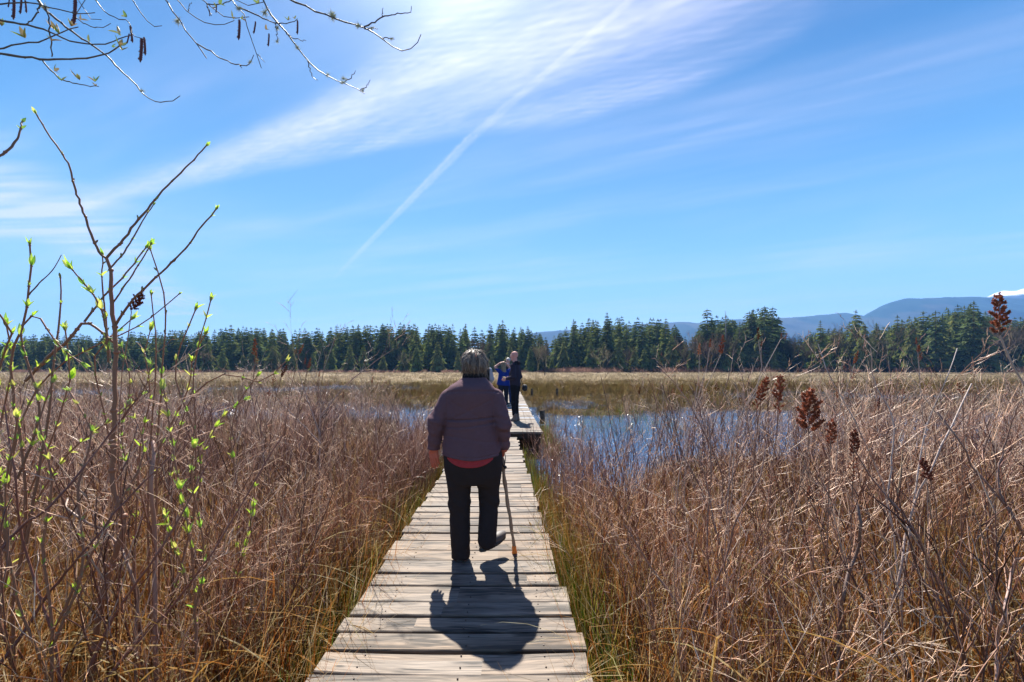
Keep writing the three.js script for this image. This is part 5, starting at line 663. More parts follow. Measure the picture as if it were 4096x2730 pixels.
budShrub('tallest budding sapling with one straight stem and long bare forked shoots at the left', [205, 1740, 2.25], [
  ['trunk', [[205, 1740], [215, 1500], [230, 1400], [262, 1290], [285, 1200], [272, 1160], [258, 1080], [262, 980], ...q3([[600, 1568], [596, 1400], [588, 1250], [582, 1120], [570, 1010], [555, 955]])], 2.2, 2.25, 0.0165, 0.0075, { p: 0.1, size: 0.03, step: 0.2, from: 0.6 }],
  ['branch', q3([[555, 957], [520, 930], [490, 870], [462, 790], [425, 690], [385, 575], [360, 470], [318, 400], [270, 335], [232, 280], [190, 205]]), 2.25, 2.1, 0.0055, 0.0028, { ...up, p: 0.1 }],
  ['branch', q3([[555, 957], [640, 865], [715, 765], [780, 690], [838, 612], [905, 548], [1010, 445], [1075, 372]]), 2.25, 2.35, 0.0058, 0.003, { ...up, p: 0.12 }],
  ['branch', q3([[570, 1015], [640, 935], [690, 860], [755, 745], [800, 680]]), 2.25, 2.4, 0.004, 0.0024, up],
  ['branch', q3([[592, 1330], [640, 1250], [690, 1180], [760, 1110], [850, 1025], [985, 888], [1040, 810], [1125, 705]]), 2.25, 2.1, 0.006, 0.003, { ...up, p: 0.15, tip: 0.034 }],
  ['branch', q3([[596, 1400], [440, 1290], [380, 1360], [250, 1480], [130, 1600]]).reverse(), 2.15, 2.25, 0.007, 0.006, { ...mid, p: 0.3 }],
  ['branch', q3([[440, 1290], [540, 1160], [600, 1100], [680, 1010], [760, 905]]), 2.22, 2.3, 0.005, 0.0028, { ...mid, p: 0.6, size: 0.03 }],
  ['branch', q3([[590, 1190], [680, 1060], [720, 1000], [785, 890]]), 2.25, 2.2, 0.004, 0.0026, { ...up, p: 0.3, tip: 0.03 }],
  ['branch', q3([[565, 1500], [560, 1400], [540, 1260], [500, 1170], [430, 1080], [380, 1020]]), 2.15, 2.05, 0.005, 0.0028, { ...mid, tip: 0.034 }],
  ['branch', q3([[535, 950], [533, 1080], [545, 1200], [556, 1330], [575, 1480]]).reverse(), 2.25, 2.25, 0.005, 0.0025, { ...mid, p: 0.4 }],
], 301);
budShrub('budding shrub with upright thin shoots at the left edge under the alder boughs', [40, 1700, 2.1], [
  ['branch', [[40, 1700], [30, 1400], [60, 1150], ...q3([[60, 1490], [130, 1290], [150, 1150], [160, 1000], [155, 890]])], 2.1, 2.1, 0.009, 0.0035, { ...mid, p: 0.7, size: 0.038, from: 0.55, tip: 0.034 }],
  ['branch', [[60, 1250], [110, 960], ...q3([[285, 1440], [300, 1340], [322, 1180], [315, 1060]])], 2.1, 2.25, 0.007, 0.003, { ...up, p: 0.3, tip: 0.022 }],
  ['branch', q3([[150, 1150], [200, 1090], [270, 1025], [320, 940]]), 2.1, 2.0, 0.003, 0.0014, { p: 0, size: 0.01, step: 0.2 }],
  ['branch', [[20, 1300], [-10, 1000], ...q3([[0, 1500], [60, 1370], [20, 1290], [-40, 1200]])], 2.0, 1.9, 0.007, 0.003, { ...mid, size: 0.042 }],
  ['branch', [[40, 1100], [90, 950], ...q3([[110, 1330], [190, 1250], [250, 1340], [330, 1430], [420, 1500]])], 2.05, 2.1, 0.006, 0.003, { ...mid, size: 0.04, p: 0.9 }],
  ['branch', q3([[-80, 470], [0, 425], [50, 385], [85, 340], [105, 280], [115, 245]]), 1.6, 1.7, 0.0045, 0.0026, { ...up, p: 0.8, size: 0.026, tip: 0.024 }],
], 302);
budShrub('budding shrub whose arching shoots cross in front of the treeline left of centre', [330, 1700, 2.5], [
  ['branch', [[330, 1700], [350, 1400], [360, 1100], ...q3([[845, 1568], [870, 1250], [855, 1130], [830, 1040], [787, 917]])], 2.5, 2.4, 0.008, 0.0028, { ...mid, from: 0.5, p: 0.45, size: 0.03 }],
  ['branch', [[345, 1450], [340, 1150], ...q3([[810, 1568], [815, 1400], [800, 1250], [790, 1150]])], 2.5, 2.5, 0.006, 0.0028, { ...up, p: 0.4 }],
  ['branch', [[330, 1500], [250, 1000], ...q3([[500, 1450], [640, 1350], [760, 1290], [850, 1215], [935, 1145]])], 2.5, 2.3, 0.006, 0.0026, { ...up, p: 0.35, tip: 0.022 }],
  ['branch', [[345, 1500], [380, 1200], [410, 1000], [450, 900], [520, 860], ...q3([[1370, 1600], [1490, 1500]])], 2.5, 2.7, 0.006, 0.003, { ...mid, p: 0.7, size: 0.034 }],
  ['branch', [[340, 1550], [430, 1250], [460, 1050], ...q3([[915, 1568], [930, 1450], [985, 1320], [1020, 1230]])], 2.5, 2.5, 0.006, 0.0034, { ...mid, p: 0.35, size: 0.036, tip: 0.05 }],
  ['branch', [[340, 1550], [440, 1200], [450, 980], ...q3([[1010, 1560], [1030, 1450], [1065, 1310], [1100, 1180]])], 2.55, 2.6, 0.006, 0.0032, { ...mid, p: 0.3, size: 0.036, tip: 0.05 }],
], 303);
budShrub('low leafy shoot with the brightest green leaves in the middle of the left thicket', [455, 1720, 2.1], [
  ['branch', [[455, 1720], [450, 1500], [445, 1300], [425, 1180], [415, 1120], [400, 1060], [388, 960], [376, 895]], 2.1, 2.2, 0.0075, 0.0034, { ...mid, size: 0.046, p: 1, step: 0.075, from: 0.3, tip: 0.05 }],
  ['branch', [[445, 1420], [470, 1290], [455, 1180], [440, 1090], [445, 1030]], 2.1, 2.0, 0.005, 0.003, { ...mid, size: 0.042, p: 0.9, step: 0.08, tip: 0.045 }],
  ['branch', [[440, 1380], [400, 1250], [380, 1190]], 2.1, 1.95, 0.004, 0.003, { ...mid, tip: 0.04 }],
], 304);
budShrub('thin budding shoot standing alone toward the boardwalk in the left thicket', [535, 1720, 2.6], [
  ['branch', [[535, 1720], [535, 1450], [545, 1250], [548, 1130], [530, 1010], [545, 930], [590, 865], ...q3([[1370, 1560], [1420, 1480]]).slice(0, 0)], 2.6, 2.7, 0.007, 0.003, { ...mid, size: 0.034, p: 0.75, step: 0.12, tip: 0.036 }],
  ['branch', [[540, 1350], [580, 1180], [585, 1120]], 2.6, 2.55, 0.004, 0.003, { ...mid, tip: 0.034 }],
], 305);
budShrub('budding shrub low at the left edge with scattered small green leaves', [110, 1740, 1.9], [
  ['branch', [[110, 1740], [120, 1450], [100, 1250], [120, 1100], [90, 960], [120, 880]], 1.9, 2.0, 0.008, 0.003, { ...mid, size: 0.04, p: 0.55, step: 0.1, tip: 0.04 }],
  ['branch', [[115, 1500], [190, 1300], [180, 1120], [210, 1000], [160, 900]], 1.9, 2.1, 0.006, 0.003, { ...mid, size: 0.036, p: 0.5, tip: 0.035 }],
  ['branch', [[110, 1560], [30, 1330], [15, 1120], [40, 960]], 1.9, 1.8, 0.006, 0.003, { ...mid, size: 0.04, p: 0.5, tip: 0.04 }],
  ['branch', [[120, 1450], [260, 1180], [330, 1040], [300, 930]], 1.95, 2.2, 0.006, 0.003, { ...mid, size: 0.04, p: 0.6, tip: 0.04 }],
], 306);

budShrub('budding shrub with pale crossing shoots and many green leaves at the far left', [-60, 1740, 2.3], [
  ['branch', [[-60, 1740], [0, 1400], [60, 1150], [130, 980], [160, 860], [150, 760]], 2.3, 2.3, 0.007, 0.003, { ...mid, from: 0.35, tip: 0.05 }],
  ['branch', [[0, 1400], [20, 1100], [70, 920], [150, 830], [230, 790], [300, 735]], 2.3, 2.5, 0.006, 0.003, { ...mid, from: 0.4, tip: 0.05 }],
  ['branch', [[-40, 1500], [-30, 1150], [10, 930], [30, 830], [15, 750]], 2.2, 2.1, 0.006, 0.003, { ...mid, from: 0.4, tip: 0.05 }],
  ['branch', [[30, 1250], [150, 1050], [260, 960], [330, 900], [345, 845]], 2.3, 2.4, 0.005, 0.003, { ...mid, from: 0.2, tip: 0.05 }],
], 307);
budShrub('budding shrub with a spray of yellow-green leaves just right of the tallest sapling', [300, 1740, 2.7], [
  ['branch', [[300, 1740], [310, 1300], [320, 1050], [345, 900], [330, 800], [345, 760]], 2.7, 2.7, 0.007, 0.003, { ...mid, from: 0.45, tip: 0.055 }],
  ['branch', [[312, 1250], [370, 1020], [430, 900], [445, 820], [470, 770]], 2.7, 2.6, 0.005, 0.003, { ...mid, from: 0.3, tip: 0.05 }],
  ['branch', [[316, 1150], [280, 1000], [300, 880], [280, 800]], 2.7, 2.8, 0.005, 0.003, { ...mid, from: 0.2, tip: 0.05 }],
  ['branch', [[320, 1200], [440, 1080], [510, 960], [560, 920]], 2.7, 2.9, 0.005, 0.003, { ...mid, from: 0.3, tip: 0.045 }],
], 308);

// rust-brown seed heads of last year on tall stalks
function headGeo(seed, spikes, reach, top) {      // one unit tall panicle, base at the origin: short side sprays packed with tiny dry capsules
  const r = rng(seed), mb = new MB(), grain = (c, z) => { const t = 0.5 + 0.9 * r(), col = [0.36 * t, 0.095 * t, 0.032 * t]; for (let j = 0; j < 2; j++) { const d = V(r() - 0.5, r() - 0.3, r() - 0.5).normalize().multiplyScalar(z * 1.5), e = V(r() - 0.5, r() - 0.5, r() - 0.5).normalize().multiplyScalar(z * 0.7); mb.tri(c.clone().sub(e), c.clone().add(e), c.clone().add(d), col); mb.tri(c.clone().sub(d).addScaledVector(e, 0.4), c.clone().addScaledVector(e, -0.9), c.clone().addScaledVector(d, 0.6), col); } };
  mb.tube([V(0, 0, 0), V(0.01, 0.5, 0), V(0, 0.97, 0)], [0.014, 0.011, 0.006], 4, [0.22, 0.11, 0.07]);
  for (let s = 0; s < spikes; s++) {
    const f = (s + r() * 0.8) / spikes, y = 0.05 + 0.86 * f, a = s * 2.4 + r(), L = reach * (top + (1 - top) * (1 - f)) * (0.55 + 0.75 * r()), e = 0.5 + 0.5 * r(), tip = V(Math.cos(a) * L, y + L * e, Math.sin(a) * L), b0 = V(0, y - 0.02, 0), m = Math.round(12 + 230 * L);
    mb.tube([b0, tip], [0.008, 0.004], 3, [0.2, 0.1, 0.065]);
    for (let k = 0; k < m; k++) { const g = 0.35 + 0.65 * r(), w = 0.034 * (1.3 - g * 0.5), th = r() * 6.28; grain(b0.clone().lerp(tip, g).add(V(Math.cos(th) * w * r(), (r() - 0.5) * 0.04, Math.sin(th) * w * r())), 0.019 + 0.016 * r()); }
  }
  for (let k = 0; k < 34; k++) grain(V((r() - 0.5) * 0.05, 0.86 + 0.14 * r(), (r() - 0.5) * 0.05), 0.02);
  return mb.geo();
}
const headGeos = [headGeo(1, 15, 0.13, 0.7), headGeo(2, 22, 0.19, 0.45), headGeo(3, 30, 0.34, 0.25), headGeo(4, 9, 0.24, 0.5)], headMats = [vmat({ roughness: 0.8, transmission: 0.2, thickness: 0 }), vmat({ roughness: 0.85, color: rgb(0.55, 0.45, 0.5) }), vmat({ roughness: 0.85, color: rgb(1.6, 2.6, 3.6) })];
function stalk(label, heads, d, pts, seed, o = {}) {
  const r = rng(seed), foot = pts[pts.length - 1], B = at(foot[0], foot[1], d); B.y = Math.max(B.y, 0.0);
  const g = thing('hardhack_stalk', label, 'seed stalk', [B.x, B.y, B.z], 0), P = pts.map(([x, y], k) => at(x, y, d + (o.dd ?? 0) * (1 - k / (pts.length - 1))).sub(B)); P[P.length - 1].y = -0.03;
  const line = bend(P.reverse(), 14, r, 0.006), mb = new MB(), rad = o.rad ?? (o.pale ? 0.003 : 0.0036), col = o.pale ? [0.34, 0.24, 0.19] : [0.19, 0.1, 0.065]; mb.tube(line, line.map((_, k) => rad * (1.15 - 0.5 * k / 14)), 6, col, o.pale ? [0.42, 0.31, 0.25] : [0.26, 0.14, 0.09]); part('stem', mb.geo(), branchMat, g);
  for (let k = 0; k < (o.twigs ?? 5); k++) { const i = 5 + Math.floor(r() * 8), t = new MB(), dir = line[i].clone().sub(line[i - 1]).normalize().add(V((r() - 0.5) * 1.6, 0.3 * r(), (r() - 0.5) * 1.2)); shoot(t, line[i], dir, 0.12 + 0.22 * r(), rad * 0.5, r, { sides: 2, from: 0.3, open: 0.6, side: 0.4, depth: 1, col }); part('twig', t.geo(), twigMat, g); }
  for (const [x0, y0, x1, y1, v, m = 0] of heads) { const a = at(x1, y1, d + (o.dd ?? 0)).sub(B), b = at(x0, y0, d + (o.dd ?? 0)).sub(B), h = part('seed_head', headGeos[v], headMats[m], g), L = a.distanceTo(b); h.position.copy(a); aim(h, b.clone().sub(a), r() * 6.28); h.scale.set(L * (o.fat ?? 1), L, L * (o.fat ?? 1)); if (heads.length > 1 || o.link) { let best = line[0], bd = 9; for (const q of line) { const e = q.distanceTo(a) + (q.y > a.y ? 0.3 : 0); if (e < bd) { bd = e; best = q; } } if (bd > 0.01) { const t = new MB(); t.tube([best.clone(), best.clone().lerp(a, 0.6).add(V(0, 0.012, 0)), a, a.clone().lerp(b, 0.2)], [rad * 0.6, rad * 0.5, rad * 0.45, rad * 0.3], 4, col); part('twig', t.geo(), branchMat, g); } } }
  return g;
}
stalk('tall pale stalk with a big rust seed head against the sky at the right edge', [[2297, 672, 2297, 772, 1]], 1.9, [[2297, 770], [2310, 810], [2335, 855], [2375, 920], [2420, 1100], [2450, 1500], [2460, 1860]], 401, { rad: 0.0055, pale: 1, twigs: 3 });
stalk('largest many-spiked rust seed head standing in front of the water at the right', [[1862, 892, 1858, 1000, 2]], 2.2, [[1859, 1000], [1855, 1060], [1830, 1150], [1800, 1300], [1790, 1500], [1785, 1780]], 402, { fat: 1.0, twigs: 7 });
stalk('left of a close pair of rust seed heads against the brown marsh', [[1762, 864, 1745, 925, 1], [1742, 905, 1738, 945, 3]], 2.5, [[1748, 925], [1740, 980], [1730, 1100], [1760, 1300], [1770, 1660]], 403);
stalk('right of a close pair of rust seed heads against the brown marsh', [[1793, 860, 1788, 925, 1], [1790, 905, 1790, 955, 3]], 2.45, [[1788, 930], [1785, 1000], [1770, 1120], [1765, 1350], [1775, 1670]], 404);
stalk('orange-brown seed head just right of and below the largest one', [[1915, 962, 1908, 1025, 1]], 2.2, [[1908, 1025], [1905, 1100], [1900, 1250], [1890, 1500], [1885, 1780]], 405);
stalk('dark purplish two-part seed head right of the orange-brown one', [[1966, 985, 1962, 1045, 1, 1], [1966, 1050, 1955, 1090, 3], [1962, 1085, 1958, 1110, 3]], 2.2, [[1962, 1045], [1960, 1110], [1955, 1250], [1950, 1500], [1945, 1780]], 406);
stalk('short rust seed head leaning left low in the right thicket', [[2118, 1052, 2140, 1108, 1, 1]], 2.1, [[2138, 1105], [2150, 1150], [2160, 1300], [2140, 1500], [2130, 1830]], 407);
stalk('slim rust seed head before the dark conifers right of centre', [[1662, 770, 1656, 816, 0]], 3.2, [[1656, 815], [1645, 845], [1625, 885], [1590, 960], [1570, 1200], [1560, 1480]], 408, { pale: 1 });
stalk('small rust seed head left of the slim one before the conifers', [[1633, 778, 1631, 800, 0]], 3.2, [[1631, 800], [1622, 850], [1600, 930], [1560, 1100], [1540, 1480]], 409, { pale: 1, twigs: 3 });
stalk('pale greyish seed head leftmost before the conifers right of centre', [[1608, 789, 1607, 818, 0, 2]], 3.3, [[1607, 815], [1604, 880], [1590, 960], [1550, 1150], [1530, 1450]], 410, { pale: 1, twigs: 3 });
stalk('forked pale stalk with dark oval heads in front of the tall twin conifers', [[1742, 752, 1743, 782, 0, 1], [1750, 783, 1750, 798, 0]], 2.7, [[1743, 782], [1748, 830], [1752, 865], [1735, 905], [1700, 960], [1680, 1150], [1660, 1600]], 411, { pale: 1 });
stalk('pale stalk reaching right with two small round rust heads on its fork', [[1797, 764, 1794, 778, 0], [1809, 766, 1804, 780, 0]], 2.7, [[1794, 780], [1780, 810], [1755, 850], [1730, 905], [1690, 985], [1670, 1200], [1655, 1600]], 412, { pale: 1, link: 1 });
stalk('rust seed head beside a pale bare spike in front of the bare alders', [[1972, 806, 1962, 838, 0], [1940, 835, 1942, 850, 3]], 2.9, [[1964, 838], [1950, 880], [1930, 950], [1920, 1150], [1900, 1550]], 413, { pale: 1 });
stalk('open rust seed head with three clusters before the light green cedars', [[2106, 775, 2106, 792, 0], [2112, 792, 2110, 812, 1], [2118, 810, 2112, 830, 3]], 2.7, [[2110, 820], [2112, 850], [2118, 920], [2130, 1100], [2140, 1600]], 414, { pale: 1 });
stalk('small sideways rust seed cluster over the meadow at the far right', [[2200, 880, 2214, 908, 3]], 2.5, [[2212, 905], [2214, 960], [2210, 1100], [2200, 1650]], 415);
stalk('small drooping rust cluster low between the water and the largest seed head', [[1760, 1092, 1790, 1104, 3, 0]], 2.4, [[1788, 1104], [1800, 1180], [1810, 1400], [1815, 1680]], 416, { link: 1 });
stalk('dark old seed head near the boardwalk low in the right thicket', [[1480, 1252, 1494, 1290, 0, 1]], 2.6, [[1494, 1290], [1500, 1350], [1505, 1600]], 417, { twigs: 8 });
stalk('thick clustered rust seed head tallest of those left of the walker', [[586, 778, 585, 820, 0], [590, 815, 588, 838, 3]], 3.4, [[586, 830], [580, 880], [565, 960], [560, 1150], [560, 1430]], 418);
stalk('slanting rust seed head left of the pair before the left treeline', [[698, 790, 686, 815, 0], [680, 800, 679, 815, 3]], 3.4, [[686, 818], [676, 860], [660, 940], [650, 1150], [650, 1430]], 419);
stalk('double rust seed head before the left treeline nearest the walker', [[714, 822, 708, 848, 0], [703, 822, 700, 838, 0]], 3.4, [[706, 848], [700, 890], [680, 960], [690, 1150], [700, 1430]], 420);
stalk('rust seed head leaning right low on the meadow line at the left', [[660, 838, 645, 868, 0, 1], [630, 860, 628, 882, 3]], 3.2, [[646, 868], [635, 910], [620, 1000], [625, 1470]], 421);
stalk('small dark seed head standing alone against the pale meadow left of the walker', [[857, 865, 854, 882, 0]], 5.0, [[854, 882], [850, 930], [845, 1000], [850, 1255]], 422);
stalk('small dark seed head over the olive water left of the walker', [[790, 900, 788, 916, 0, 1]], 5.0, [[788, 916], [786, 960], [790, 1255]], 423);
stalk('dark drooping cluster of dry berries beside the tallest sapling', [[328, 672, 300, 715, 2, 1]], 2.3, [[302, 715], [296, 760], [280, 860], [270, 1100], [280, 1700]], 424, { rad: 0.003 });

[[1471, 900, 3.6], [1548, 902, 4.0], [1568, 896, 3.8], [1648, 893, 3.4], [1926, 909, 3.0], [1962, 868, 3.4], [2021, 927, 3.0], [2075, 905, 3.2], [1860, 1132, 2.6], [1700, 925, 3.6], [1585, 1010, 3.6], [2240, 860, 3.2], [560, 868, 4.2], [620, 905, 4.0], [735, 862, 4.6]].forEach(([x, y, d], k) => { const a = stalk('small ragged rust seed cluster on a thin stalk against the brown marsh', [[x, y - 26 / d * 1.6, x - 3, y + 26 / d, k % 2 ? 3 : 0, k % 3 === 0 ? 1 : 0]], d, [[x - 3, y + 26 / d], [x - 6, y + 60], [x - 20, y + 130], [x - 30, HY + 1.9 / d * F]], 440 + k, { rad: 0.0028, twigs: 4, fat: 1.15 }); a.userData.group = 'small seed clusters over the marsh'; });

// bare shrubs whose thicker stems stand out of the thickets
function bareShrub(label, base, stems, d, seed, col) {
  const r = rng(seed), B = at(base[0], base[1], d), o = thing('bare_shrub', label, 'shrub', [B.x, Math.max(0, B.y), B.z]); B.y = Math.max(0, B.y);
  for (const [pts, r0, r1, sides = 6] of stems) { const line = bend(pts.map(([x, y], k) => at(x, y, d + (k % 3 - 1) * 0.05).sub(B)), 16, r, 0.008), mb = new MB(); mb.tube(line, line.map((_, k) => lerp(r0, r1, k / 16) * (1 + (r() - 0.5) * 0.12)), 7, col ?? [0.17, 0.095, 0.07], col ? col.map((v) => v * 1.3) : [0.24, 0.15, 0.12]); part('branch', mb.geo(), branchMat, o);
    for (let k = 0; k < sides; k++) { const t = new MB(), i = 4 + Math.floor(r() * 12), dir = line[i].clone().sub(line[i - 1]).normalize(), s = V((r() - 0.5) * 2, 0.5 * r(), (r() - 0.5) * 2); shoot(t, line[i], dir.add(s.multiplyScalar(0.8)), 0.18 + 0.35 * r(), r1 * 0.65, r, { sides: 4, from: 0.25, open: 0.6, side: 0.4, depth: 2 }); part('twig', t.geo(), twigMat, o); } }
}
const q7 = (l) => l.map(([x, y]) => [1321 + x * 0.4385, 1091.5 + y * 0.4387]), q8 = (l) => l.map(([x, y]) => [x * 0.4506, 861.7 + y * 0.4507]);
bareShrub('long dark stem slanting down to the right across the right thicket', [2290, 1760], [[[[2290, 1760], ...q7([[2200, 1087], [2150, 950], [2070, 780], [1960, 620], [1870, 500], [1800, 330], [1700, 180], [1590, 60], [1450, -160]])], 0.0095, 0.003, 8]], 2.2, 501);
bareShrub('dark forked shrub at the far right leaning out of the picture', [2420, 1760], [[[[2420, 1760], [2400, 1400], ...q7([[2353, 320], [2300, 230], [2200, 90], [2110, 0], [2000, -200], [1900, -330]])], 0.010, 0.003, 8], [q7([[2300, 230], [2220, 60], [2260, -180], [2330, -380]]), 0.005, 0.002]], 2.1, 502);
bareShrub('upright reddish shrub forking low beside the right edge of the boardwalk', [1606, 1700], [[[[1606, 1700], ...q7([[650, 1087], [645, 930], [640, 800], [520, 650], [400, 480], [260, 260]])], 0.0085, 0.003, 7], [q7([[640, 800], [740, 570], [800, 400], [860, 200], [960, 40], [1010, -200]]), 0.006, 0.0025, 7]], 2.3, 503);
bareShrub('tall straight brown stems in the middle of the right thicket', [1650, 1720], [[[[1660, 1720], ...q7([[800, 1087], [790, 900], [730, 640], [700, 500], [700, 200], [715, -60], [700, -300]])], 0.008, 0.0025, 8], [[[1640, 1720], ...q7([[840, 1000], [820, 700], [770, 420], [690, 60], [640, -160]])], 0.006, 0.0022, 7]], 2.35, 504);
bareShrub('thick dark broken stem with a bend in the centre of the right thicket', [1930, 1740], [[[[1930, 1740], ...q7([[1380, 1087], [1390, 800], [1400, 660], [1430, 540], [1480, 400], [1500, 250], [1480, 160]])], 0.012, 0.006, 7]], 2.2, 505, [0.12, 0.08, 0.065]);
bareShrub('pinkish arching cane at the right edge that hooks over at its top', [2290, 1750], [[[[2290, 1750], ...q7([[2210, 1087], [2215, 870], [2240, 760], [2270, 640], [2290, 480], [2330, 430], [2400, 440]])], 0.0075, 0.0045, 4]], 1.9, 506, [0.36, 0.24, 0.2]);
bareShrub('pale straight cane crossing the right thicket from low left to high right', [2000, 1750], [[[[1995, 1750], ...q7([[1540, 1087], [1640, 760], [1700, 560], [1720, 400], [1760, 200], [1880, -60], [1980, -260], [2080, -480]])], 0.008, 0.003, 9]], 2.3, 507, [0.34, 0.26, 0.22]);
bareShrub('spreading shrub whose pale upper twigs rise above the meadow at the right', [2080, 1740], [[[[2080, 1740], [2070, 1400], [2040, 1150], [1960, 960], [1900, 850], [1880, 790]], 0.008, 0.002, 10], [[[2070, 1400], [2100, 1150], [2130, 980], [2180, 860], [2200, 800]], 0.006, 0.002, 10], [[[2040, 1150], [2050, 960], [2010, 880], [2000, 800]], 0.005, 0.002, 8]], 2.6, 508, [0.36, 0.29, 0.25]);
bareShrub('shrub of thin pale twigs against the water right of the walker', [1660, 1500], [[[[1660, 1500], [1650, 1250], [1660, 1100], [1610, 980], [1560, 890], [1520, 850]], 0.0075, 0.002, 10], [[[1655, 1180], [1700, 1050], [1740, 960], [1800, 870]], 0.005, 0.002, 9], [[[1655, 1250], [1600, 1100], [1530, 980], [1500, 900]], 0.005, 0.002, 8]], 3.1, 509);
bareShrub('slender shrub standing in the water near the boardwalk on the right', [1480, 1380], [[[[1480, 1380], [1455, 1200], [1420, 1050], [1395, 930], [1380, 860]], 0.006, 0.0018, 9], [[[1470, 1300], [1490, 1120], [1520, 1000], [1540, 920]], 0.005, 0.0018, 8], [[[1460, 1220], [1370, 1060], [1330, 950]], 0.0045, 0.0016, 7]], 3.7, 510, [0.14, 0.08, 0.065]);
bareShrub('shrub with long slanting dark canes rising to the right in the left thicket', [-40, 1500], [[[[-40, 1500], ...q8([[-20, 930], [100, 780], [230, 690], [410, 500], [560, 300], [700, 120]])], 0.007, 0.0025, 6], [[[-30, 1560], ...q8([[60, 1400], [260, 1100], [430, 900], [640, 640], [860, 420]])], 0.007, 0.0025, 7]], 1.9, 511, [0.13, 0.06, 0.05]);
bareShrub('old bent branch lying across the left thicket, ending in a hook', [330, 1720], [[q8([[690, 1700], [690, 1300], [710, 1160], [680, 1040], [620, 900], [540, 800], [420, 740], [330, 660], [345, 630]]), 0.009, 0.005, 5]], 2.3, 512, [0.24, 0.16, 0.12]);
bareShrub('broken-topped brown stub left of the leafy shoot', [360, 1720], [[q8([[800, 1700], [790, 1100], [790, 800], [770, 560], [790, 400], [780, 340]]), 0.011, 0.009, 3]], 2.3, 513, [0.26, 0.15, 0.11]);
bareShrub('cluster of reddish canes fanning out at the bottom left', [150, 1800], [[[[150, 1800], [190, 1568], [260, 1420], [350, 1290], [420, 1180], [480, 1060]], 0.009, 0.003, 7], [[[150, 1800], [130, 1500], [60, 1280], [30, 1080], [10, 930]], 0.008, 0.003, 7], [[[150, 1800], [240, 1568], [390, 1400], [480, 1280], [560, 1150], [650, 1000]], 0.008, 0.0025, 8]], 2.0, 514, [0.17, 0.075, 0.055]);
bareShrub('wispy bare shrub rising above the meadow and treeline left of the walker', [740, 1330], [[[[740, 1330], [735, 1100], [735, 950], [740, 860], [765, 790], [775, 745]], 0.008, 0.0016, 10], [[[736, 1000], [700, 900], [680, 830], [672, 790]], 0.005, 0.0016, 9], [[[736, 960], [790, 890], [850, 840], [905, 800]], 0.005, 0.0016, 10], [[[738, 1020], [650, 930], [600, 880]], 0.005, 0.0016, 9]], 4.2, 515, [0.26, 0.19, 0.16]);

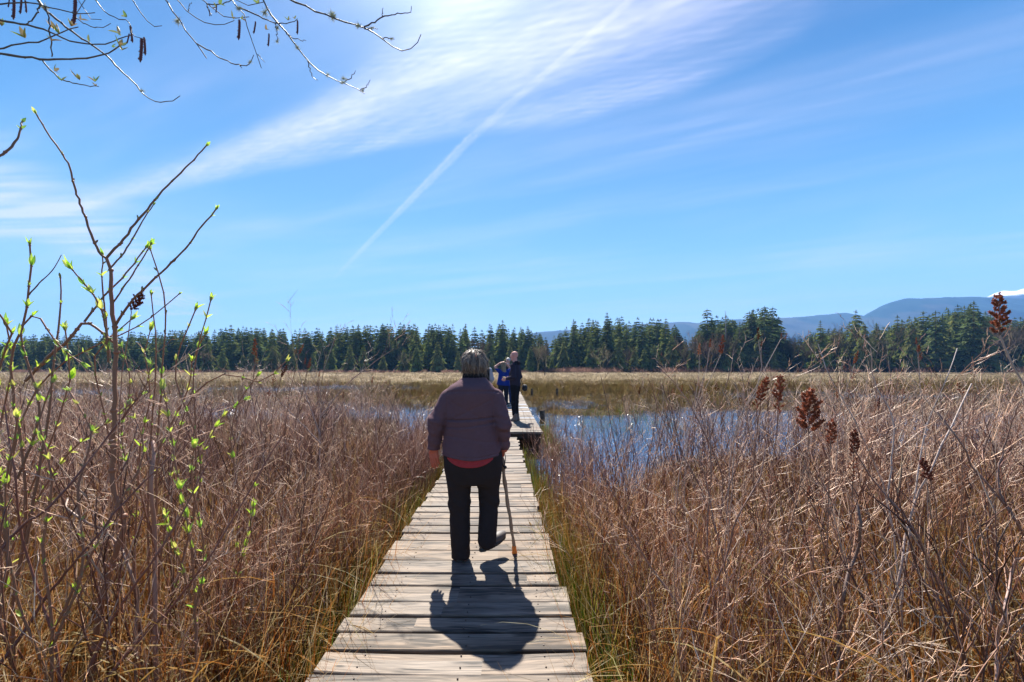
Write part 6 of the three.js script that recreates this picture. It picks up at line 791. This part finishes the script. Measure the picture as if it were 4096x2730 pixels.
// alder boughs hanging into the top left of the picture
{
  const r = rng(601), T = V(-5.2, 0.0, -0.9), o = thing('alder_tree', 'alder whose bare boughs with catkins and lichen hang into the sky at the top left', 'alder tree', [T.x, T.y, T.z]), bark = [0.10, 0.085, 0.075], q4 = (l, d0, d1) => l.map(([x, y], k) => at(x * 0.4272, y * 0.4272, lerp(d0, d1, k / Math.max(1, l.length - 1))).sub(T));
  const limb = (name, P, r0, r1, n = 18, sides = 7, wob = 0.008) => { const line = bend(P, n, r, wob), mb = new MB(); mb.tube(line, line.map((_, k) => lerp(r0, r1, k / n) * (1 + (r() - 0.5) * 0.2)), sides, bark, [0.14, 0.11, 0.09]); for (let k = 2; k < n; k += 2) mb.blob(line[k], lerp(r0, r1, k / n) * 1.3, lerp(r0, r1, k / n) * 1.2, lerp(r0, r1, k / n) * 1.3, bark, 5); part(name, mb.geo(), branchMat, o); return line; };
  limb('trunk', [V(0, -0.1, 0), V(0.05, 2, 0.05), V(0.2, 4.2, -0.1), V(0.3, 6.5, -0.3)], 0.16, 0.09, 14, 10, 0.02);
  const main1 = limb('limb', [V(0.2, 4.0, -0.1), V(1.2, 4.7, -0.8), V(2.6, 5.0, -1.5), V(4.6, 5.05, -1.9)], 0.05, 0.018), main2 = limb('limb', [V(0.12, 3.0, 0.0), V(0.9, 3.5, -0.7), V(1.7, 3.9, -1.4), V(2.6, 4.3, -1.9)], 0.04, 0.016);
  const from = (P) => { let b = main1[0], d = 99; for (const q of [...main1, ...main2]) { const e = q.distanceTo(P); if (e < d) { d = e; b = q; } } return b.clone(); };
  const B = (l, d0, d1, r0, r1, root = true) => { const P = q4(l, d0, d1); if (root) P.unshift(from(P[0])); return limb(root ? 'branch' : 'twig', P, r0, r1, Math.max(12, l.length * 3)); };
  const leafAt = (x, y, d, s, n = 3) => { const p = at(x * 0.4272, y * 0.4272, d).sub(T); leafPair(o, p, V((r() - 0.5), 0.6, (r() - 0.5)).normalize(), s, r, alderLeafMats, n, 0.9); };
  const catkinGeo = (() => { const mb = new MB(), pts = [], rad = []; for (let k = 0; k <= 22; k++) { pts.push(V(Math.sin(k * 0.1) * 0.03, -k / 22, 0)); rad.push(0.052 * (k < 2 ? 0.5 + k * 0.25 : k > 19 ? (23 - k) * 0.25 : 1) * (k % 2 ? 1.18 : 0.82)); } mb.tube(pts, rad, 8, [0.13, 0.035, 0.035], [0.10, 0.03, 0.035]); for (let k = 0; k < 60; k++) { const f = r() * 0.95, a = r() * 6.28; mb.blob(V(Math.cos(a) * 0.052, -f, Math.sin(a) * 0.052), 0.02, 0.018, 0.02, [0.16, 0.05, 0.045], 4); } return mb.geo(); })(), catMat = vmat({ roughness: 0.8 });
  const catkin = (x, y, x1, y1, d) => { const a = at(x * 0.4272, y * 0.4272, d).sub(T), b = at(x1 * 0.4272, y1 * 0.4272, d).sub(T), c = part('catkin', catkinGeo, catMat, o), L = a.distanceTo(b); c.position.copy(a); c.quaternion.setFromUnitVectors(V(0, -1, 0), b.sub(a).normalize()); c.scale.set(L * 1.05, L, L * 1.05); };
  const lichenGeo = (() => { const mb = new MB(); for (let k = 0; k < 70; k++) { const a = r() * 6.28, e = -1.2 + r() * 2.2, d = V(Math.cos(a) * Math.cos(e), Math.sin(e) - 0.3, Math.sin(a) * Math.cos(e)).normalize(), q = d.clone().multiplyScalar(0.3 + 0.7 * r()); mb.tube([V(0, 0, 0), q.clone().multiplyScalar(0.5).add(V((r() - 0.5) * 0.3, (r() - 0.5) * 0.2, (r() - 0.5) * 0.3)), q], [0.03, 0.022, 0.01], 3, [0.42, 0.44, 0.28], [0.55, 0.55, 0.38]); } return mb.geo(); })(), lichMat = vmat({ roughness: 0.95 });
  const lichen = (x, y, s, d) => { const l = part('lichen', lichenGeo, lichMat, o); l.position.copy(at(x * 0.4272, y * 0.4272, d).sub(T)); l.scale.setScalar(s); l.rotation.set(r() * 3, r() * 6, r() * 3); };
  const d = 2.6;
  B([[-60, 285], [0, 292], [120, 305], [220, 316], [370, 316], [500, 308], [570, 292], [620, 265], [650, 240]], d, d, 0.009, 0.003);
  B([[-60, 262], [0, 258], [130, 235], [240, 215], [330, 175], [420, 145]], d, 2.5, 0.006, 0.0025);
  B([[-40, 100], [0, 110], [120, 130], [240, 160], [330, 200], [420, 232], [500, 240], [570, 240], [640, 205], [710, 190]], 2.5, d, 0.0075, 0.0022);
  B([[190, -20], [250, 60], [330, 125], [400, 180], [470, 225], [560, 290], [650, 380], [720, 445], [790, 520], [830, 540], [890, 548], [940, 540], [968, 515]], d, 2.8, 0.008, 0.002);
  B([[225, 320], [270, 375], [320, 425], [390, 445], [490, 462], [530, 465]], d, d, 0.004, 0.002, false);
  B([[-30, 18], [0, 18], [150, 15], [215, 20], [270, 40], [390, 70], [510, 68]], 2.4, 2.5, 0.006, 0.002);
  B([[215, 20], [190, 80], [150, 125], [140, 130]], 2.45, 2.45, 0.004, 0.0025, false); B([[240, 30], [262, 90], [265, 150], [272, 230], [278, 305]], 2.45, 2.6, 0.0035, 0.003, false);
  B([[500, -20], [550, 50], [600, 85], [650, 105], [680, 105], [705, 150], [710, 185], [750, 200], [785, 215]], d, d, 0.004, 0.0018);
  B([[390, 70], [440, 120], [520, 148], [560, 145], [595, 125]], 2.5, 2.5, 0.003, 0.0015, false); B([[420, -10], [450, 50], [480, 95], [545, 105]], 2.5, 2.5, 0.003, 0.0016); B([[470, -20], [430, 40], [400, 90]], 2.5, 2.5, 0.003, 0.0016);
  B([[700, -20], [745, 50], [790, 110], [835, 148], [870, 138]], 2.7, 2.7, 0.0045, 0.0018);
  B([[880, -25], [930, 65], [985, 130], [1010, 180], [1060, 235], [1110, 312]], 2.6, 2.6, 0.007, 0.0025); B([[1060, 235], [1130, 275], [1200, 320], [1280, 350], [1340, 345], [1365, 295]], 2.6, 2.65, 0.004, 0.0018, false); B([[1290, 350], [1300, 365]], 2.62, 2.62, 0.002, 0.0015, false);
  B([[930, -25], [1010, 65], [1080, 110], [1150, 130], [1220, 130], [1260, 110]], 2.7, 2.7, 0.0045, 0.0018); B([[1010, 65], [1028, 10]], 2.7, 2.7, 0.002, 0.0015, false);
  B([[1070, -10], [1150, 50], [1220, 95], [1300, 100], [1340, 90]], 2.7, 2.7, 0.0045, 0.002); B([[1120, 20], [1200, 20], [1260, -10]], 2.7, 2.7, 0.003, 0.002, false); B([[1110, 20], [1125, 60], [1138, 85]], 2.7, 2.7, 0.003, 0.0016, false);
  B([[1230, -20], [1310, 60], [1330, 140], [1355, 210], [1380, 280], [1405, 365]], 2.65, 2.65, 0.0045, 0.002); B([[1385, 290], [1425, 335]], 2.65, 2.65, 0.002, 0.0014, false);
  B([[1290, 40], [1400, 90], [1480, 125], [1550, 125], [1600, 100]], 2.65, 2.6, 0.0045, 0.0018, false); B([[1250, -10], [1330, 30], [1400, 35], [1420, 10]], 2.65, 2.65, 0.0035, 0.002);
  B([[1405, -25], [1460, 80], [1510, 140], [1560, 200], [1610, 270], [1660, 330], [1720, 385], [1790, 420], [1850, 450], [1930, 485], [1960, 502]], 2.6, 2.7, 0.0085, 0.002); B([[1655, 330], [1670, 385], [1690, 420], [1708, 430]], 2.65, 2.65, 0.003, 0.0016, false); B([[1850, 445], [1890, 415], [1912, 378]], 2.68, 2.68, 0.0028, 0.0015, false); B([[1935, 487], [1970, 465], [1992, 430]], 2.7, 2.7, 0.0026, 0.0015, false); B([[1480, 110], [1488, 170], [1490, 215]], 2.6, 2.6, 0.0028, 0.0018, false); B([[1540, 180], [1590, 210], [1645, 218]], 2.62, 2.62, 0.0028, 0.0014, false);
  B([[1540, -20], [1640, 30], [1740, 75], [1850, 115], [1950, 145], [2030, 190], [2090, 235], [2140, 265], [2200, 268], [2240, 235], [2264, 185]], 2.6, 2.7, 0.0085, 0.0022); B([[1950, 147], [2010, 120], [2070, 85], [2130, 75], [2210, 65], [2213, 33]], 2.65, 2.65, 0.0045, 0.0018, false); B([[2055, 90], [2060, 42]], 2.65, 2.65, 0.0022, 0.0015, false); B([[1960, 155], [2000, 150], [2032, 155]], 2.65, 2.65, 0.003, 0.0016, false); B([[2050, 205], [2090, 205], [2122, 210]], 2.68, 2.68, 0.003, 0.0016, false);
  for (const [x, y, x1, y1] of [[50, -10, 42, 40], [75, -10, 68, 105], [115, -5, 105, 75], [135, 0, 140, 70], [405, -10, 392, 130], [700, 140, 710, 230], [695, 180, 680, 235], [762, 205, 750, 335], [775, 200, 778, 298], [1288, 105, 1280, 215], [1375, 115, 1362, 182], [1447, 180, 1440, 250], [1600, 108, 1597, 185], [1165, 25, 1160, 70], [1125, 50, 1128, 88]]) catkin(x, y, x1, y1, x < 700 ? 2.5 : 2.62);
  for (const [x, y, s, n] of [[10, 140, 0.04, 3], [135, 205, 0.05, 3], [300, 165, 0.05, 4], [320, 180, 0.045, 3], [380, 140, 0.035, 3], [275, 220, 0.045, 3], [480, 225, 0.04, 2], [430, 105, 0.035, 3], [680, 92, 0.035, 3], [640, 180, 0.05, 3], [640, 245, 0.04, 3], [600, 250, 0.035, 3], [655, 270, 0.04, 3], [290, 380, 0.035, 3], [330, 435, 0.04, 2], [428, 430, 0.04, 4], [510, 440, 0.045, 4], [520, 465, 0.035, 2], [520, 5, 0.03, 2], [1180, 20, 0.03, 3], [1250, 95, 0.03, 4], [1300, 100, 0.03, 3], [1390, 15, 0.03, 3], [1430, 160, 0.03, 3], [1550, 110, 0.03, 3], [1585, 100, 0.025, 3], [1165, 40, 0.03, 2]]) leafAt(x, y, x < 700 ? 2.55 : 2.66, s, n);
  for (const [x, y, s] of [[958, 112, 0.035], [1785, 80, 0.04], [1795, 90, 0.03], [1930, 140, 0.035], [1425, 65, 0.035], [1490, 218, 0.022], [1595, 250, 0.025], [1850, 425, 0.025], [1845, 445, 0.025], [1950, 485, 0.02], [1345, 335, 0.02], [1285, 45, 0.028], [240, 40, 0.03], [1765, 405, 0.022], [765, 490, 0.02], [2105, 205, 0.022], [1490, 150, 0.025], [2000, 150, 0.022]]) lichen(x, y, s, x < 900 ? 2.55 : 2.63);
}

renderer.render(scene, camera);
